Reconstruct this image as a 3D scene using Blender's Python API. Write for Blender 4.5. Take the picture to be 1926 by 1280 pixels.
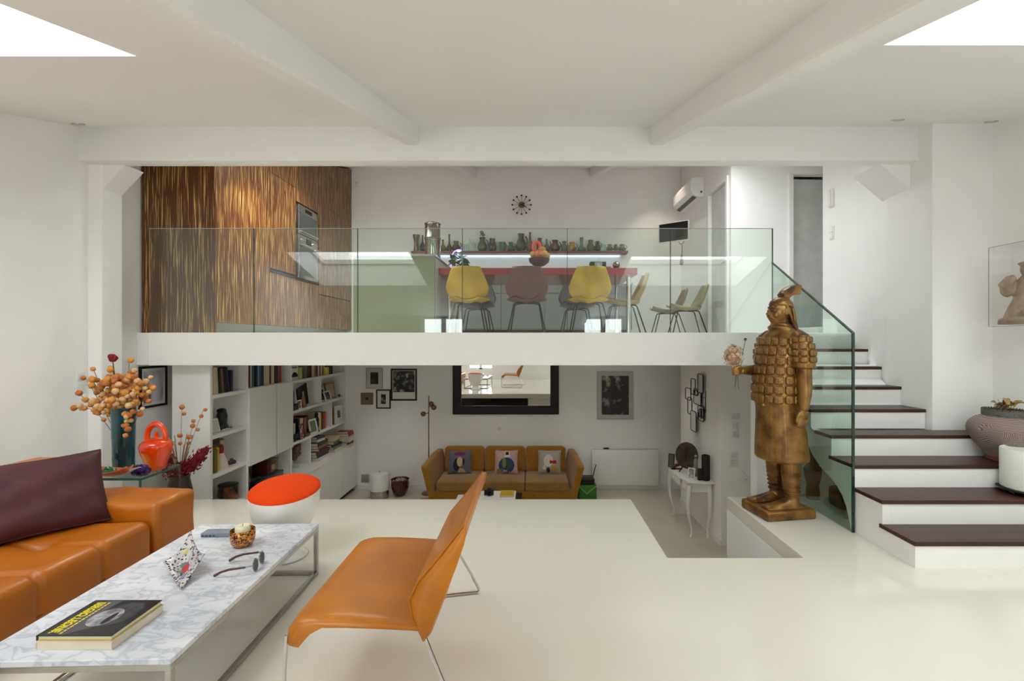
import bpy, bmesh, math, random
from mathutils import Vector, Matrix
R = math.radians
random.seed(7)
scn = bpy.context.scene
for o in list(bpy.data.objects):
    bpy.data.objects.remove(o)

# ------------------------------------------------------------------ camera
EYE, F, CX = 1.45, 900.0, 1000.0
cam_d = bpy.data.cameras.new('camera'); cam = bpy.data.objects.new('camera', cam_d)
scn.collection.objects.link(cam)
cam.location = (0, 0, EYE); cam.rotation_euler = (R(90), 0, 0)
cam_d.sensor_width = 36.0; cam_d.lens = F / 1926 * 36.0
cam_d.shift_x = -(CX - 963) / 1926; cam_d.clip_start = 0.05
scn.camera = cam
# ------------------------------------------------------------------ sky, exposure
world = bpy.data.worlds.new('overcast_sky'); scn.world = world; world.use_nodes = True
wb = world.node_tree.nodes['Background']
wb.inputs[0].default_value = (0.955, 0.988, 0.99, 1); wb.inputs[1].default_value = 9.2
scn.view_settings.view_transform = 'Standard'; scn.view_settings.look = 'None'
scn.view_settings.exposure = 0.0; scn.view_settings.gamma = 1.0
scn.view_settings.use_curve_mapping = False
cy = scn.cycles
cy.use_denoising = True; cy.max_bounces = 10; cy.diffuse_bounces = 6; cy.glossy_bounces = 4
cy.transmission_bounces = 6; cy.use_adaptive_sampling = True; cy.adaptive_threshold = .03; cy.transparent_max_bounces = 24
cy.sample_clamp_indirect = 8; cy.caustics_reflective = False; cy.caustics_refractive = False

# ------------------------------------------------------------------ helpers
def at(px, py, d):
    """a point of the photograph at depth d, in metres"""
    return Vector(((px - CX) * d / F, d, EYE - (py - 640) * d / F))
def lin(c):
    return tuple((x / 255 / 12.92) if x <= 10 else ((x / 255 + .055) / 1.055) ** 2.4 for x in c)
C = scn.collection
MATS = {}
def mat(name, rgb, rough=.5, metal=0., var=.06, scale=6., bump=0., bscale=40., coat=0., spec=.5, rgb2=None, ramp=(.35, .65), stretch=None, detail=4., sheen=0., trans=0., ior=1.45, sub=0.):
    if name in MATS: return MATS[name]
    m = bpy.data.materials.new(name); m.use_nodes = True
    nt = m.node_tree; n = nt.nodes; l = nt.links
    b = n['Principled BSDF']
    c1 = lin(rgb)
    c2 = lin(rgb2) if rgb2 else tuple(max(0, x * (1 - var * 2)) for x in c1)
    tc = n.new('ShaderNodeTexCoord'); mp = n.new('ShaderNodeMapping')
    if stretch: mp.inputs['Scale'].default_value = stretch
    l.new(tc.outputs['Object'], mp.inputs[0])
    nz = n.new('ShaderNodeTexNoise'); nz.inputs['Scale'].default_value = scale; nz.inputs['Detail'].default_value = detail
    l.new(mp.outputs[0], nz.inputs['Vector'])
    cr = n.new('ShaderNodeValToRGB'); cr.color_ramp.elements[0].position = ramp[0]; cr.color_ramp.elements[1].position = ramp[1]
    cr.color_ramp.elements[0].color = (*c1, 1); cr.color_ramp.elements[1].color = (*c2, 1)
    l.new(nz.outputs[0], cr.inputs[0]); l.new(cr.outputs[0], b.inputs['Base Color'])
    b.inputs['Roughness'].default_value = rough; b.inputs['Metallic'].default_value = metal
    b.inputs['Specular IOR Level'].default_value = spec; b.inputs['IOR'].default_value = ior
    b.inputs['Coat Weight'].default_value = coat; b.inputs['Coat Roughness'].default_value = .08
    b.inputs['Sheen Weight'].default_value = sheen
    b.inputs['Transmission Weight'].default_value = trans
    if sub: b.inputs['Subsurface Weight'].default_value = sub; b.inputs['Subsurface Radius'].default_value = (.02, .015, .01)
    if bump:
        nb = n.new('ShaderNodeTexNoise'); nb.inputs['Scale'].default_value = bscale; nb.inputs['Detail'].default_value = 5
        l.new(mp.outputs[0], nb.inputs['Vector'])
        bp = n.new('ShaderNodeBump'); bp.inputs['Strength'].default_value = bump; bp.inputs['Distance'].default_value = .01
        l.new(nb.outputs[0], bp.inputs['Height']); l.new(bp.outputs[0], b.inputs['Normal'])
    MATS[name] = m
    return m
def glass_mat(name, tint, refl=.07, rough=0.0):
    """thin architectural glass: tinted pass-through plus angle-dependent mirror reflection"""
    if name in MATS: return MATS[name]
    m = bpy.data.materials.new(name); m.use_nodes = True
    nt = m.node_tree; n = nt.nodes; l = nt.links; n.clear()
    out = n.new('ShaderNodeOutputMaterial'); mx = n.new('ShaderNodeMixShader')
    tr = n.new('ShaderNodeBsdfTransparent'); tr.inputs[0].default_value = (*tint, 1)
    gl = n.new('ShaderNodeBsdfGlossy'); gl.inputs['Roughness'].default_value = rough; gl.inputs[0].default_value = (1, 1, 1, 1)
    lw = n.new('ShaderNodeLayerWeight'); lw.inputs[0].default_value = .5
    pw = n.new('ShaderNodeMath'); pw.operation = 'POWER'; pw.inputs[1].default_value = 5
    ma = n.new('ShaderNodeMath'); ma.operation = 'MULTIPLY_ADD'; ma.inputs[1].default_value = .9; ma.inputs[2].default_value = refl
    l.new(lw.outputs['Facing'], pw.inputs[0]); l.new(pw.outputs[0], ma.inputs[0]); l.new(ma.outputs[0], mx.inputs[0])
    l.new(tr.outputs[0], mx.inputs[1]); l.new(gl.outputs[0], mx.inputs[2]); l.new(mx.outputs[0], out.inputs[0])
    MATS[name] = m
    return m
def emit(name, rgb, s):
    if name in MATS: return MATS[name]
    m = bpy.data.materials.new(name); m.use_nodes = True
    b = m.node_tree.nodes['Principled BSDF']; b.inputs['Base Color'].default_value = (*lin(rgb), 1)
    b.inputs['Emission Color'].default_value = (*lin(rgb), 1); b.inputs['Emission Strength'].default_value = s
    MATS[name] = m
    return m

class MB:
    """collects shapes into one mesh"""
    def __init__(s): s.v = []; s.f = []; s.fm = []; s.mi = 0
    def add(s, vs, fs):
        k = len(s.v); s.v += [tuple(p) for p in vs]
        for f in fs: s.f.append(tuple(i + k for i in f)); s.fm.append(s.mi)
        return s
    def box(s, x0, x1, y0, y1, z0, z1, M=None):
        vs = [Vector((x, y, z)) for z in (z0, z1) for y in (y0, y1) for x in (x0, x1)]
        if M: vs = [M @ p for p in vs]
        return s.add(vs, [(0, 2, 3, 1), (4, 5, 7, 6), (0, 1, 5, 4), (2, 6, 7, 3), (0, 4, 6, 2), (1, 3, 7, 5)])
    def rbox(s, x0, x1, y0, y1, z0, z1, r=.02, seg=3, M=None, sub=0, fn=None):
        if sub: return s.soft(x0, x1, y0, y1, z0, z1, r, sub, M, fn)
        bm = bmesh.new(); bmesh.ops.create_cube(bm, size=1)
        for p in bm.verts:
            p.co = Vector(((x0 + x1) / 2 + p.co.x * (x1 - x0), (y0 + y1) / 2 + p.co.y * (y1 - y0), (z0 + z1) / 2 + p.co.z * (z1 - z0)))
        r = min(r, .499 * min(abs(x1 - x0), abs(y1 - y0), abs(z1 - z0)))
        es = [e for e in bm.edges if len(e.link_faces) == 2 and e.calc_face_angle(0) > .5]
        bmesh.ops.bevel(bm, geom=es, offset=r, segments=seg, affect='EDGES', profile=.5)
        bm.verts.index_update()
        vs = [p.co.copy() for p in bm.verts]
        if fn: vs = [fn(p) for p in vs]
        if M: vs = [M @ p for p in vs]
        s.add(vs, [[q.index for q in f.verts] for f in bm.faces]); bm.free(); return s
    def soft(s, x0, x1, y0, y1, z0, z1, r, n, M=None, fn=None):
        lo = (x0, y0, z0); hi = (x1, y1, z1); r = min(r, .499 * min(h - l for h, l in zip(hi, lo)))
        ax = []
        for l, h in zip(lo, hi):
            k = max(2, int(n * (h - l) / max(b - a for a, b in zip(lo, hi))) + 1)
            e = [0, .12, .3, .52, .76]
            ax.append([l + r * q for q in e] + [l + r + (h - l - 2 * r) * i / k for i in range(k + 1)] + [h - r * q for q in e[::-1]])
        idx = {}; vs = []; fs = []
        def V(i, j, k):
            if (i, j, k) not in idx:
                p = Vector((ax[0][i], ax[1][j], ax[2][k])); c = Vector([min(max(p[q], lo[q] + r), hi[q] - r) for q in range(3)])
                d = p - c
                if d.length > 1e-9: p = c + d.normalized() * r
                p = fn(p) if fn else p
                idx[(i, j, k)] = len(vs); vs.append(M @ p if M else p)
            return idx[(i, j, k)]
        N = [len(a) - 1 for a in ax]
        for a, b, c in ((0, 1, 2), (1, 2, 0), (2, 0, 1)):
            for end in (0, N[c]):
                for i in range(N[a]):
                    for j in range(N[b]):
                        q = []
                        for di, dj in ((0, 0), (1, 0), (1, 1), (0, 1)):
                            t = [0, 0, 0]; t[a] = i + di; t[b] = j + dj; t[c] = end; q.append(V(*t))
                        fs.append(q)
        return s.add(vs, fs)
    def poly(s, pts, axis, a, b):
        """extrude a 2-D polygon along an axis ('x': pts=(y,z), 'y': (x,z), 'z': (x,y))"""
        def P(p, t):
            return {'x': (t, p[0], p[1]), 'y': (p[0], t, p[1]), 'z': (p[0], p[1], t)}[axis]
        n = len(pts)
        vs = [P(p, a) for p in pts] + [P(p, b) for p in pts]
        fs = [tuple(range(n))[::-1], tuple(range(n, 2 * n))] + [(i, (i + 1) % n, n + (i + 1) % n, n + i) for i in range(n)]
        return s.add(vs, fs)
    def lathe(s, prof, n=24, c=(0, 0, 0), M=None, sx=1, sy=1):
        vs = []; fs = []
        for r, z in prof:
            for i in range(n):
                a = 2 * math.pi * i / n
                vs.append(Vector((c[0] + sx * r * math.cos(a), c[1] + sy * r * math.sin(a), c[2] + z)))
        m = len(prof)
        for j in range(m - 1):
            for i in range(n):
                k = (i + 1) % n
                fs.append((j * n + i, j * n + k, (j + 1) * n + k, (j + 1) * n + i))
        if prof[0][0] > 1e-4: fs.append(tuple(range(n))[::-1])
        if prof[-1][0] > 1e-4: fs.append(tuple(range((m - 1) * n, m * n)))
        if M: vs = [M @ p for p in vs]
        return s.add(vs, fs)
    def cyl(s, c, r, z0, z1, n=20, r2=None, M=None):
        return s.lathe([(r, z0), (r if r2 is None else r2, z1)], n, c, M)
    def ell(s, c, rx, ry=None, rz=None, n=16, m=10, M=None):
        ry = ry or rx; rz = rz or rx; vs = []; fs = []
        for j in range(m + 1):
            t = math.pi * j / m - math.pi / 2
            for i in range(n):
                a = 2 * math.pi * i / n
                vs.append(Vector((c[0] + rx * math.cos(t) * math.cos(a), c[1] + ry * math.cos(t) * math.sin(a), c[2] + rz * math.sin(t))))
        for j in range(m):
            for i in range(n):
                k = (i + 1) % n; fs.append((j * n + i, j * n + k, (j + 1) * n + k, (j + 1) * n + i))
        if M: vs = [M @ p for p in vs]
        return s.add(vs, fs)
    def tube(s, pts, r, n=8, closed=False):
        pts = [Vector(p) for p in pts]; N = len(pts)
        rs = r if isinstance(r, (list, tuple)) else [r] * N
        vs = []; fs = []; up = None
        for i, p in enumerate(pts):
            if closed: t = pts[(i + 1) % N] - pts[i - 1]
            else: t = pts[min(i + 1, N - 1)] - pts[max(i - 1, 0)]
            if t.length < 1e-9: t = Vector((0, 0, 1))
            t.normalize()
            if up is None:
                up = Vector((0, 0, 1)) if abs(t.z) < .9 else Vector((1, 0, 0))
            u = (up - t * up.dot(t))
            if u.length < 1e-6: u = t.orthogonal()
            u.normalize(); w = t.cross(u); up = u
            for k in range(n):
                a = 2 * math.pi * k / n
                vs.append(p + (u * math.cos(a) + w * math.sin(a)) * rs[i])
        for i in range(N if closed else N - 1):
            j = (i + 1) % N
            for k in range(n):
                q = (k + 1) % n; fs.append((i * n + k, i * n + q, j * n + q, j * n + k))
        if not closed: fs += [tuple(range(n))[::-1], tuple(range((N - 1) * n, N * n))]
        return s.add(vs, fs)
    def loft(s, rings, cap=True, closed=False):
        n = len(rings[0]); vs = [p for r in rings for p in r]; fs = []
        for i in range(len(rings) - (0 if closed else 1)):
            j = (i + 1) % len(rings)
            for k in range(n):
                q = (k + 1) % n; fs.append((i * n + k, i * n + q, j * n + q, j * n + k))
        if cap and not closed: fs += [tuple(range(n))[::-1], tuple(range((len(rings) - 1) * n, len(rings) * n))]
        return s.add(vs, fs)
    def grid(s, fn, nu, nv):
        vs = [fn(i / nu, j / nv) for j in range(nv + 1) for i in range(nu + 1)]
        fs = [(j * (nu + 1) + i, j * (nu + 1) + i + 1, (j + 1) * (nu + 1) + i + 1, (j + 1) * (nu + 1) + i) for j in range(nv) for i in range(nu)]
        return s.add(vs, fs)
    def mesh(s, name, mats, smooth=True, ang=40):
        me = bpy.data.meshes.new(name); me.from_pydata(s.v, [], s.f)
        for m in (mats if isinstance(mats, (list, tuple)) else [mats]): me.materials.append(m)
        if max(s.fm, default=0) > 0: me.polygons.foreach_set('material_index', s.fm)
        bm = bmesh.new(); bm.from_mesh(me); bmesh.ops.recalc_face_normals(bm, faces=bm.faces[:]); bm.to_mesh(me); bm.free()
        if smooth: me.shade_smooth(); me.set_sharp_from_angle(angle=R(ang))
        return me
    def build(s, name, mats, parent=None, smooth=True, bevel=0, ang=40, solid=0, sub=0, loc=None, rot=None):
        o = bpy.data.objects.new(name, s.mesh(name, mats, smooth, ang)); C.objects.link(o)
        if parent: o.parent = parent
        if loc: o.location = loc
        if rot: o.rotation_euler = rot
        if solid:
            m = o.modifiers.new('thickness', 'SOLIDIFY'); m.thickness = solid; m.offset = 0
        if sub:
            m = o.modifiers.new('smooth', 'SUBSURF'); m.levels = sub; m.render_levels = sub
        if bevel:
            m = o.modifiers.new('bevel', 'BEVEL'); m.width = bevel; m.segments = 2; m.limit_method = 'ANGLE'; m.angle_limit = R(50)
        return o
def tag(o, label=None, cat=None, group=None, kind=None):
    if label: o['label'] = label
    if cat: o['category'] = cat
    if group: o['group'] = group
    if kind: o['kind'] = kind
    return o
def thing(name, label, cat, loc=(0, 0, 0), rz=0, group=None):
    o = bpy.data.objects.new(name, None); C.objects.link(o); o.empty_display_size = .05
    o.location = loc; o.rotation_euler = (0, 0, R(rz))
    return tag(o, label, cat, group)
def struct(name, mb, m, label=None, parent=None, **k):
    o = mb.build(name, m, parent, **k)
    if not parent: tag(o, label, None, None, 'structure')
    return o
def copy_tree(o, parent=None):
    c = o.copy(); C.objects.link(c); c.parent = parent
    for ch in list(o.children): copy_tree(ch, c)
    return c
def setmat(o, m):
    o.material_slots[0].link = 'OBJECT'; o.material_slots[0].material = m
def remeshed(mb, voxel, smooth_it=4, fac=.5):
    me = bpy.data.meshes.new('tmp'); me.from_pydata(mb.v, [], mb.f)
    bm = bmesh.new(); bm.from_mesh(me); bmesh.ops.recalc_face_normals(bm, faces=bm.faces[:]); bm.to_mesh(me); bm.free()
    o = bpy.data.objects.new('tmp', me); C.objects.link(o)
    r = o.modifiers.new('r', 'REMESH'); r.mode = 'VOXEL'; r.voxel_size = voxel
    s = o.modifiers.new('s', 'SMOOTH'); s.iterations = smooth_it; s.factor = fac
    dg = bpy.context.evaluated_depsgraph_get()
    out = bpy.data.meshes.new_from_object(o.evaluated_get(dg))
    bpy.data.objects.remove(o); bpy.data.meshes.remove(me)
    out.shade_smooth()
    return out
def link_mesh(name, me, m, parent=None, loc=None):
    o = bpy.data.objects.new(name, me); C.objects.link(o); me.materials.clear(); me.materials.append(m)
    if parent: o.parent = parent
    if loc: o.location = loc
    return o
def rotM(loc, rx=0, ry=0, rz=0):
    return Matrix.Translation(loc) @ Matrix.Rotation(R(rz), 4, 'Z') @ Matrix.Rotation(R(ry), 4, 'Y') @ Matrix.Rotation(R(rx), 4, 'X')

# ------------------------------------------------------------------ shared materials
WHITE = mat('white_plaster', (244, 243, 241), .7, var=.01, scale=3, detail=1)
WHITE2 = mat('white_lacquer', (236, 235, 233), .35, var=.01)
CHROME = mat('chrome', (215, 215, 215), .12, 1, var=.02)
STEEL = mat('brushed_steel', (185, 183, 178), .25, 1, var=.05, scale=20)
BLACK = mat('black_satin', (18, 18, 19), .35, var=.1)
DARKM = mat('dark_metal', (32, 28, 26), .4, .6, var=.1)
GLASS = glass_mat('clear_glass', (.93, .972, .95), .058)
GLASS_PANEL = glass_mat('green_tinted_glass', (.86, .945, .905), .08)
CLEAR = glass_mat('acrylic', (.985, .985, .985), .03)
GLASS_EDGE = mat('glass_edge', (20, 52, 46), .12, var=.2, spec=.7)
WOOD = None
# ================================================================== the shell of the place
LOW, MEZ, SOF = -1.25, 1.53, 1.198          # lower floor, mezzanine floor, its soffit
YB, XL, XR = 8.7, -4.05, 3.97
SL, Z0 = 0.2756, 2.1815                     # roof slope: z = Z0 + SL*y
def zc(y): return Z0 + SL * y
floor_m = mat('white_resin_floor', (226, 221, 209), .15, var=.015, scale=1.2, coat=.3)
low_m = mat('beige_resin_floor', (206, 200, 186), .14, var=.04, scale=1.5, coat=.3)
ceil_m = mat('ceiling_plaster', (241, 240, 238), .8, var=.01, scale=2, detail=1)

# middle floor with the stair notch
b = MB()
b.poly([(XL, -.7), (XR, -.7), (XR, 4.46), (1.82, 4.46), (1.82, 3.2), (.91, 3.2), (.91, 4.38), (XL, 4.38)], 'z', -.12, 0)
struct('floor', b, floor_m, 'glossy white resin floor of the middle level', smooth=False, bevel=.008)
b = MB(); b.box(XL, 4.3, 1.5, YB, LOW - .1, LOW)
struct('floor_lower', b, low_m, 'beige resin floor of the lower level', smooth=False)
b = MB()
b.poly([(-3.87, 4.83), (2.43, 4.83), (2.43, 5.32), (3.95, 5.32), (3.95, YB), (XL, YB), (XL, 4.9), (-3.87, 4.9)], 'z', SOF, MEZ)
struct('floor_mezzanine', b, WHITE, 'white mezzanine slab with plain fascia', smooth=False, bevel=.006)
# walls
b = MB(); b.box(XL - .2, XL, -.9, YB + .2, LOW - .1, 5.0)
struct('wall_left', b, WHITE, 'white left wall', smooth=False)
b = MB(); b.rbox(XL - .05, -3.93, 4.37, 4.6, LOW, 4.2, .012, 2)
struct('wall_pier_left', b, WHITE, 'white pier against the left wall', smooth=False)
b = MB(); b.box(XL - .2, 4.3, YB, YB + .2, LOW - .1, 5.2)
struct('wall_back', b, WHITE, 'white back wall', smooth=False)
b = MB(); b.box(XR, XR + .2, -.9, 4.2, LOW - .1, 4.2)
struct('wall_right', b, WHITE, 'white right wall', smooth=False)
b = MB()
b.poly([(3.45, 4.12), (XR + .2, 4.12), (XR + .2, 5.95), (3.62, 5.95), (3.6, 5.3), (3.45, 4.64)], 'z', LOW, 4.4)
struct('wall_stair', b, WHITE, 'white wall rising beside the stairs', smooth=False)
b = MB(); b.box(4.3, 4.4, 4.0, YB + .2, LOW - .1, 5.2)
struct('wall_outer_right', b, WHITE, 'outer right wall', smooth=False)
# wall behind the camera with two windows
b = MB()
WX = [(-2.41, -1.45), (1.1, 2.03)]; WZ = (.35, 1.98)
xs = [XL - .2, -2.41, -1.45, 1.1, 2.03, XR + .2]
for i in range(5):
    if i in (1, 3):
        b.box(xs[i], xs[i + 1], -.9, -.7, -.12, WZ[0]); b.box(xs[i], xs[i + 1], -.9, -.7, WZ[1], 2.3)
    else: b.box(xs[i], xs[i + 1], -.9, -.7, -.12, 2.3)
struct('wall_rear', b, WHITE, 'white rear wall with two windows', smooth=False)
pane_m = glass_mat('window_pane', (.97, .98, .98), .05)
def window(n, x0, x1, label):
    f = MB()
    for a, c in ((x0, x0 + .06), (x1 - .06, x1), ((x0 + x1) / 2 - .05, (x0 + x1) / 2 + .05)): f.box(a, c, -.84, -.78, *WZ)
    for a, c in ((WZ[0], WZ[0] + .06), (WZ[1] - .06, WZ[1])): f.box(x0 + .06, x1 - .06, -.84, -.78, a, c)
    o = struct('window_%d' % n, f, WHITE2, label, smooth=False)
    p = MB(); p.box(x0 + .05, (x0 + x1) / 2 - .04, -.815, -.805, WZ[0] + .05, WZ[1] - .05); p.build('pane', pane_m, o, smooth=False)
    p = MB(); p.box((x0 + x1) / 2 + .04, x1 - .05, -.815, -.805, WZ[0] + .05, WZ[1] - .05); p.build('pane', pane_m, o, smooth=False)
window(1, *WX[0], 'casement window in the rear wall, left'); window(2, *WX[1], 'casement window in the rear wall, right')
# enclosure under the middle floor, stair notch walls
b = MB(); b.box(XL, .91, 4.1, 4.2, LOW, -.12); b.box(.81, .91, 3.1, 4.1, LOW, -.12); b.box(.81, 1.92, 3.1, 3.2, LOW, -.12)
struct('wall_lower_front', b, WHITE, 'white wall under the middle floor edge', smooth=False)
b = MB(); b.box(1.82, 2.0, 3.2, 4.46, LOW, -.12); b.box(2.0, 3.5, 4.3, 4.46, LOW, -.12)
struct('wall_stairwell', b, WHITE, 'white side wall of the stairwell', smooth=False)
# lower level walls on the right
b = MB(); b.box(2.49, 2.62, 6.28, 7.99, LOW, SOF); b.box(2.62, 4.3, 6.28, 6.4, LOW, SOF); b.box(2.62, 2.95, 7.9, 7.99, LOW, SOF)
struct('wall_lower_right', b, WHITE, 'white wall behind the console table', smooth=False)
b = MB(); b.rbox(2.285, 3.9, 4.86, 5.0, LOW, SOF, .008, 2)
struct('wall_under_stair', b, WHITE, 'white wall below the landing', smooth=False)
# mezzanine right walls with two doors
DZ = MEZ + 2.15
b = MB(); b.box(2.72, 2.86, 7.36, YB, MEZ, 5); b.box(2.72, 2.86, 6.53, 6.6, MEZ, 5); b.box(2.72, 2.86, 6.6, 7.36, DZ, 5)
b.box(2.86, 3.5, 6.53, 6.65, MEZ, 5); b.box(3.5, 4.3, 6.53, 6.65, DZ + .04, 5)
struct('wall_mezzanine_right', b, WHITE, 'white mezzanine wall with doorways', smooth=False)
f = MB(); f.box(2.69, 2.80, 6.6, 6.66, MEZ, DZ + .05); f.box(2.69, 2.80, 7.30, 7.36, MEZ, DZ + .05); f.box(2.69, 2.80, 6.66, 7.30, DZ - .01, DZ + .05)
d1 = struct('door_1', f, WHITE2, 'white door frame in the kitchen side wall', smooth=False, bevel=.004)
p = MB(); p.box(2.745, 2.785, 6.665, 7.295, MEZ + .01, DZ - .015); p.build('door_leaf', mat('door_paint', (214, 213, 210), .5), d1, smooth=False)
p = MB(); p.tube([(2.745, 6.72, MEZ + 1.02), (2.70, 6.72, MEZ + 1.02), (2.70, 6.83, MEZ + 1.02)], .009); p.build('handle', STEEL, d1)
f = MB(); f.box(3.5, 3.56, 6.50, 6.66, MEZ, DZ + .04); f.box(4.2, 4.26, 6.50, 6.66, MEZ, DZ + .04)
d2 = struct('door_2', f, WHITE2, 'grey door standing ajar at the top of the stairs', smooth=False, bevel=.004)
M2 = rotM((3.575, 6.62, 0), rz=3)
p = MB(); p.box(0, .70, 0, .04, MEZ + .01, DZ, M2); p.build('door_leaf', mat('door_grey', (214, 213, 210), .5), d2, smooth=False)
for hz in (DZ - .2, MEZ + 1.0):
    p = MB(); p.cyl((3.568, 6.635, 0), .012, hz - .05, hz + .05, 10); p.build('hinge', STEEL, d2)
b = MB(); b.box(3.57, 3.62, 5.96, 6.5, MEZ, MEZ + .09); struct('baseboard_landing', b, WHITE2, 'white baseboard at the landing', smooth=False)
# sloping ceiling with two roof windows, and two more added unseen to brighten the mezzanine
SKY = [(-3.8, -1.9, .98, 2.30), (1.577, 3.72, .98, 2.144), (-2.95, -1.3, 4.8, 6.5), (1.3, 2.7, 4.8, 6.2)]
def slab(b, x0, x1, y0, y1, t=.46):
    vs = [(x, y, zc(y) + d) for d in (0, t) for y in (y0, y1) for x in (x0, x1)]
    b.add(vs, [(0, 2, 3, 1), (4, 5, 7, 6), (0, 1, 5, 4), (2, 6, 7, 3), (0, 4, 6, 2), (1, 3, 7, 5)])
b = MB()
slab(b, XL - .2, 4.4, 2.30, 4.8); slab(b, XL - .2, 4.4, 6.5, YB + .2); slab(b, XL - .2, -2.95, 4.8, 6.5); slab(b, -1.3, 1.3, 4.8, 6.5); slab(b, 2.7, 4.4, 4.8, 6.5); slab(b, 1.3, 2.7, 6.2, 6.5); slab(b, XL - .2, 4.4, -.9, .98)
slab(b, XL - .2, -3.8, .98, 2.30); slab(b, -1.9, 1.577, .98, 2.30); slab(b, 1.577, 3.72, 2.144, 2.30); slab(b, 3.72, 4.4, .98, 2.30)
struct('ceiling', b, ceil_m, 'white sloping plaster ceiling', smooth=False)
for i, (x0, x1, y0, y1) in enumerate(SKY):
    def bar(bb, a0, a1, c0, c1, h0=.38, h1=.46):
        vs = [(x, y, zc(y) + d) for d in (h0, h1) for y in (c0, c1) for x in (a0, a1)]
        bb.add(vs, [(0, 2, 3, 1), (4, 5, 7, 6), (0, 1, 5, 4), (2, 6, 7, 3), (0, 4, 6, 2), (1, 3, 7, 5)])
    f = MB(); bar(f, x0, x0 + .03, y0, y1); bar(f, x1 - .03, x1, y0, y1); bar(f, x0 + .03, x1 - .03, y0, y0 + .03); bar(f, x0 + .03, x1 - .03, y1 - .03, y1)
    w = struct('window_%d' % (i + 3), f, WHITE2, ['roof window on the left', 'roof window on the right', 'added unseen roof window over the kitchen', 'added unseen roof window over the landing'][i], smooth=False)
    p = MB(); bar(p, x0 + .03, x1 - .03, y0 + .03, y1 - .03, .415, .425); p.build('pane', pane_m, w, smooth=False)
    ld = bpy.data.lights.new('roof_window_portal', 'AREA'); ld.shape = 'RECTANGLE'; ld.size = x1 - x0; ld.size_y = (y1 - y0) / math.cos(math.atan(SL))
    ld.cycles.is_portal = True
    lo = bpy.data.objects.new('roof_window_portal', ld); C.objects.link(lo)
    lo.location = ((x0 + x1) / 2, (y0 + y1) / 2, zc((y0 + y1) / 2) + .47); lo.rotation_euler = (math.atan(SL), 0, 0)
for x0, x1 in WX:
    ld = bpy.data.lights.new('window_portal', 'AREA'); ld.shape = 'RECTANGLE'; ld.size = x1 - x0; ld.size_y = WZ[1] - WZ[0]; ld.cycles.is_portal = True
    lo = bpy.data.objects.new('window_portal', ld); C.objects.link(lo); lo.location = ((x0 + x1) / 2, -.92, sum(WZ) / 2); lo.rotation_euler = (R(90), 0, R(180))
# beams
def rafter(name, x0, x1, drop, label):
    b = MB(); y0, y1 = -.7, YB; n = 24; rings = []
    for i in range(n + 1):
        y = y0 + (y1 - y0) * i / n; w = .006 * math.sin(i * 1.7)
        rings.append([Vector((x0 + w, y, zc(y) + .02)), Vector((x0 + w, y, zc(y) - drop + .012)), Vector((x0 + w + .012, y, zc(y) - drop)),
                      Vector((x1 - .012, y, zc(y) - drop + w * .5)), Vector((x1, y, zc(y) - drop + .012)), Vector((x1, y, zc(y) + .02))])
    b.loft(rings); struct(name, b, ceil_m, label, ang=30)
rafter('ceiling_beam', -1.13, -1.01, .165, 'white sloping ceiling beam, left')
rafter('ceiling_beam', 1.055, 1.175, .165, 'white sloping ceiling beam, right')
b = MB(); b.rbox(XL - .02, 3.47, 4.275, 4.42, 3.055, 3.5, .012, 2)
struct('crossbeam', b, ceil_m, 'white crossbeam spanning the room')
b = MB(); b.poly([(3.17, 3.06), (3.46, 3.06), (3.46, 2.82)], 'y', 4.36, 4.72); struct('trim_1', b, WHITE, 'plaster haunch under the crossbeam, right', smooth=False)
b = MB(); b.poly([(XL, 3.06), (-3.72, 3.06), (-3.93, 2.84), (XL, 2.84)], 'y', 4.38, 4.59); struct('trim_2', b, WHITE, 'plaster haunch under the crossbeam, left', smooth=False)
# baseboards of the lower level
b = MB(); b.box(-3.17, 2.9, YB - .015, YB, LOW, LOW + .08); struct('baseboard_back', b, WHITE2, 'white baseboard along the back wall', smooth=False)
b = MB(); b.box(2.475, 2.49, 6.28, 7.99, LOW, LOW + .07); struct('baseboard_right', b, WHITE2, 'white baseboard behind the console', smooth=False)
# recessed downlights
def downlight(px, py, Y, label, watts=0, col=(1, .86, .68), size=R(95)):
    X = (px - CX) * Y / F; z = zc(Y)
    t = thing('downlight', label, 'downlight', (X, Y, z), 0, 'recessed ceiling downlights')
    t.rotation_euler = (math.atan(SL), 0, 0)
    m = MB(); m.lathe([(.028, -.004), (.045, -.006), (.046, -.001), (.046, .0)], 20); m.build('trim_ring', STEEL, t)
    m = MB(); m.lathe([(.0, -.002), (.028, -.003), (.028, 0)], 16); m.build('bulb', emit('warm_bulb', (255, 236, 205), 1.2), t)
    if watts:
        ld = bpy.data.lights.new('downlight_lamp', 'SPOT'); ld.energy = watts; ld.color = col; ld.spot_size = size; ld.spot_blend = .6; ld.shadow_soft_size = .04
        lo = bpy.data.objects.new('downlight_lamp', ld); C.objects.link(lo); lo.parent = t; lo.location = (0, 0, -.02); lo.rotation_euler = (-math.atan(SL), 0, 0)
    return t
downlight(147, 239, 4.13, 'recessed ceiling downlight above the left wall')
downlight(1689, 225, 3.95, 'recessed ceiling downlight nearest the right end of the crossbeam')
downlight(1865, 229, 4.02, 'recessed ceiling downlight in the far right corner')
downlight(1250, 316, 8.1, 'small downlight in the kitchen ceiling near the air conditioner', 25)
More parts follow.
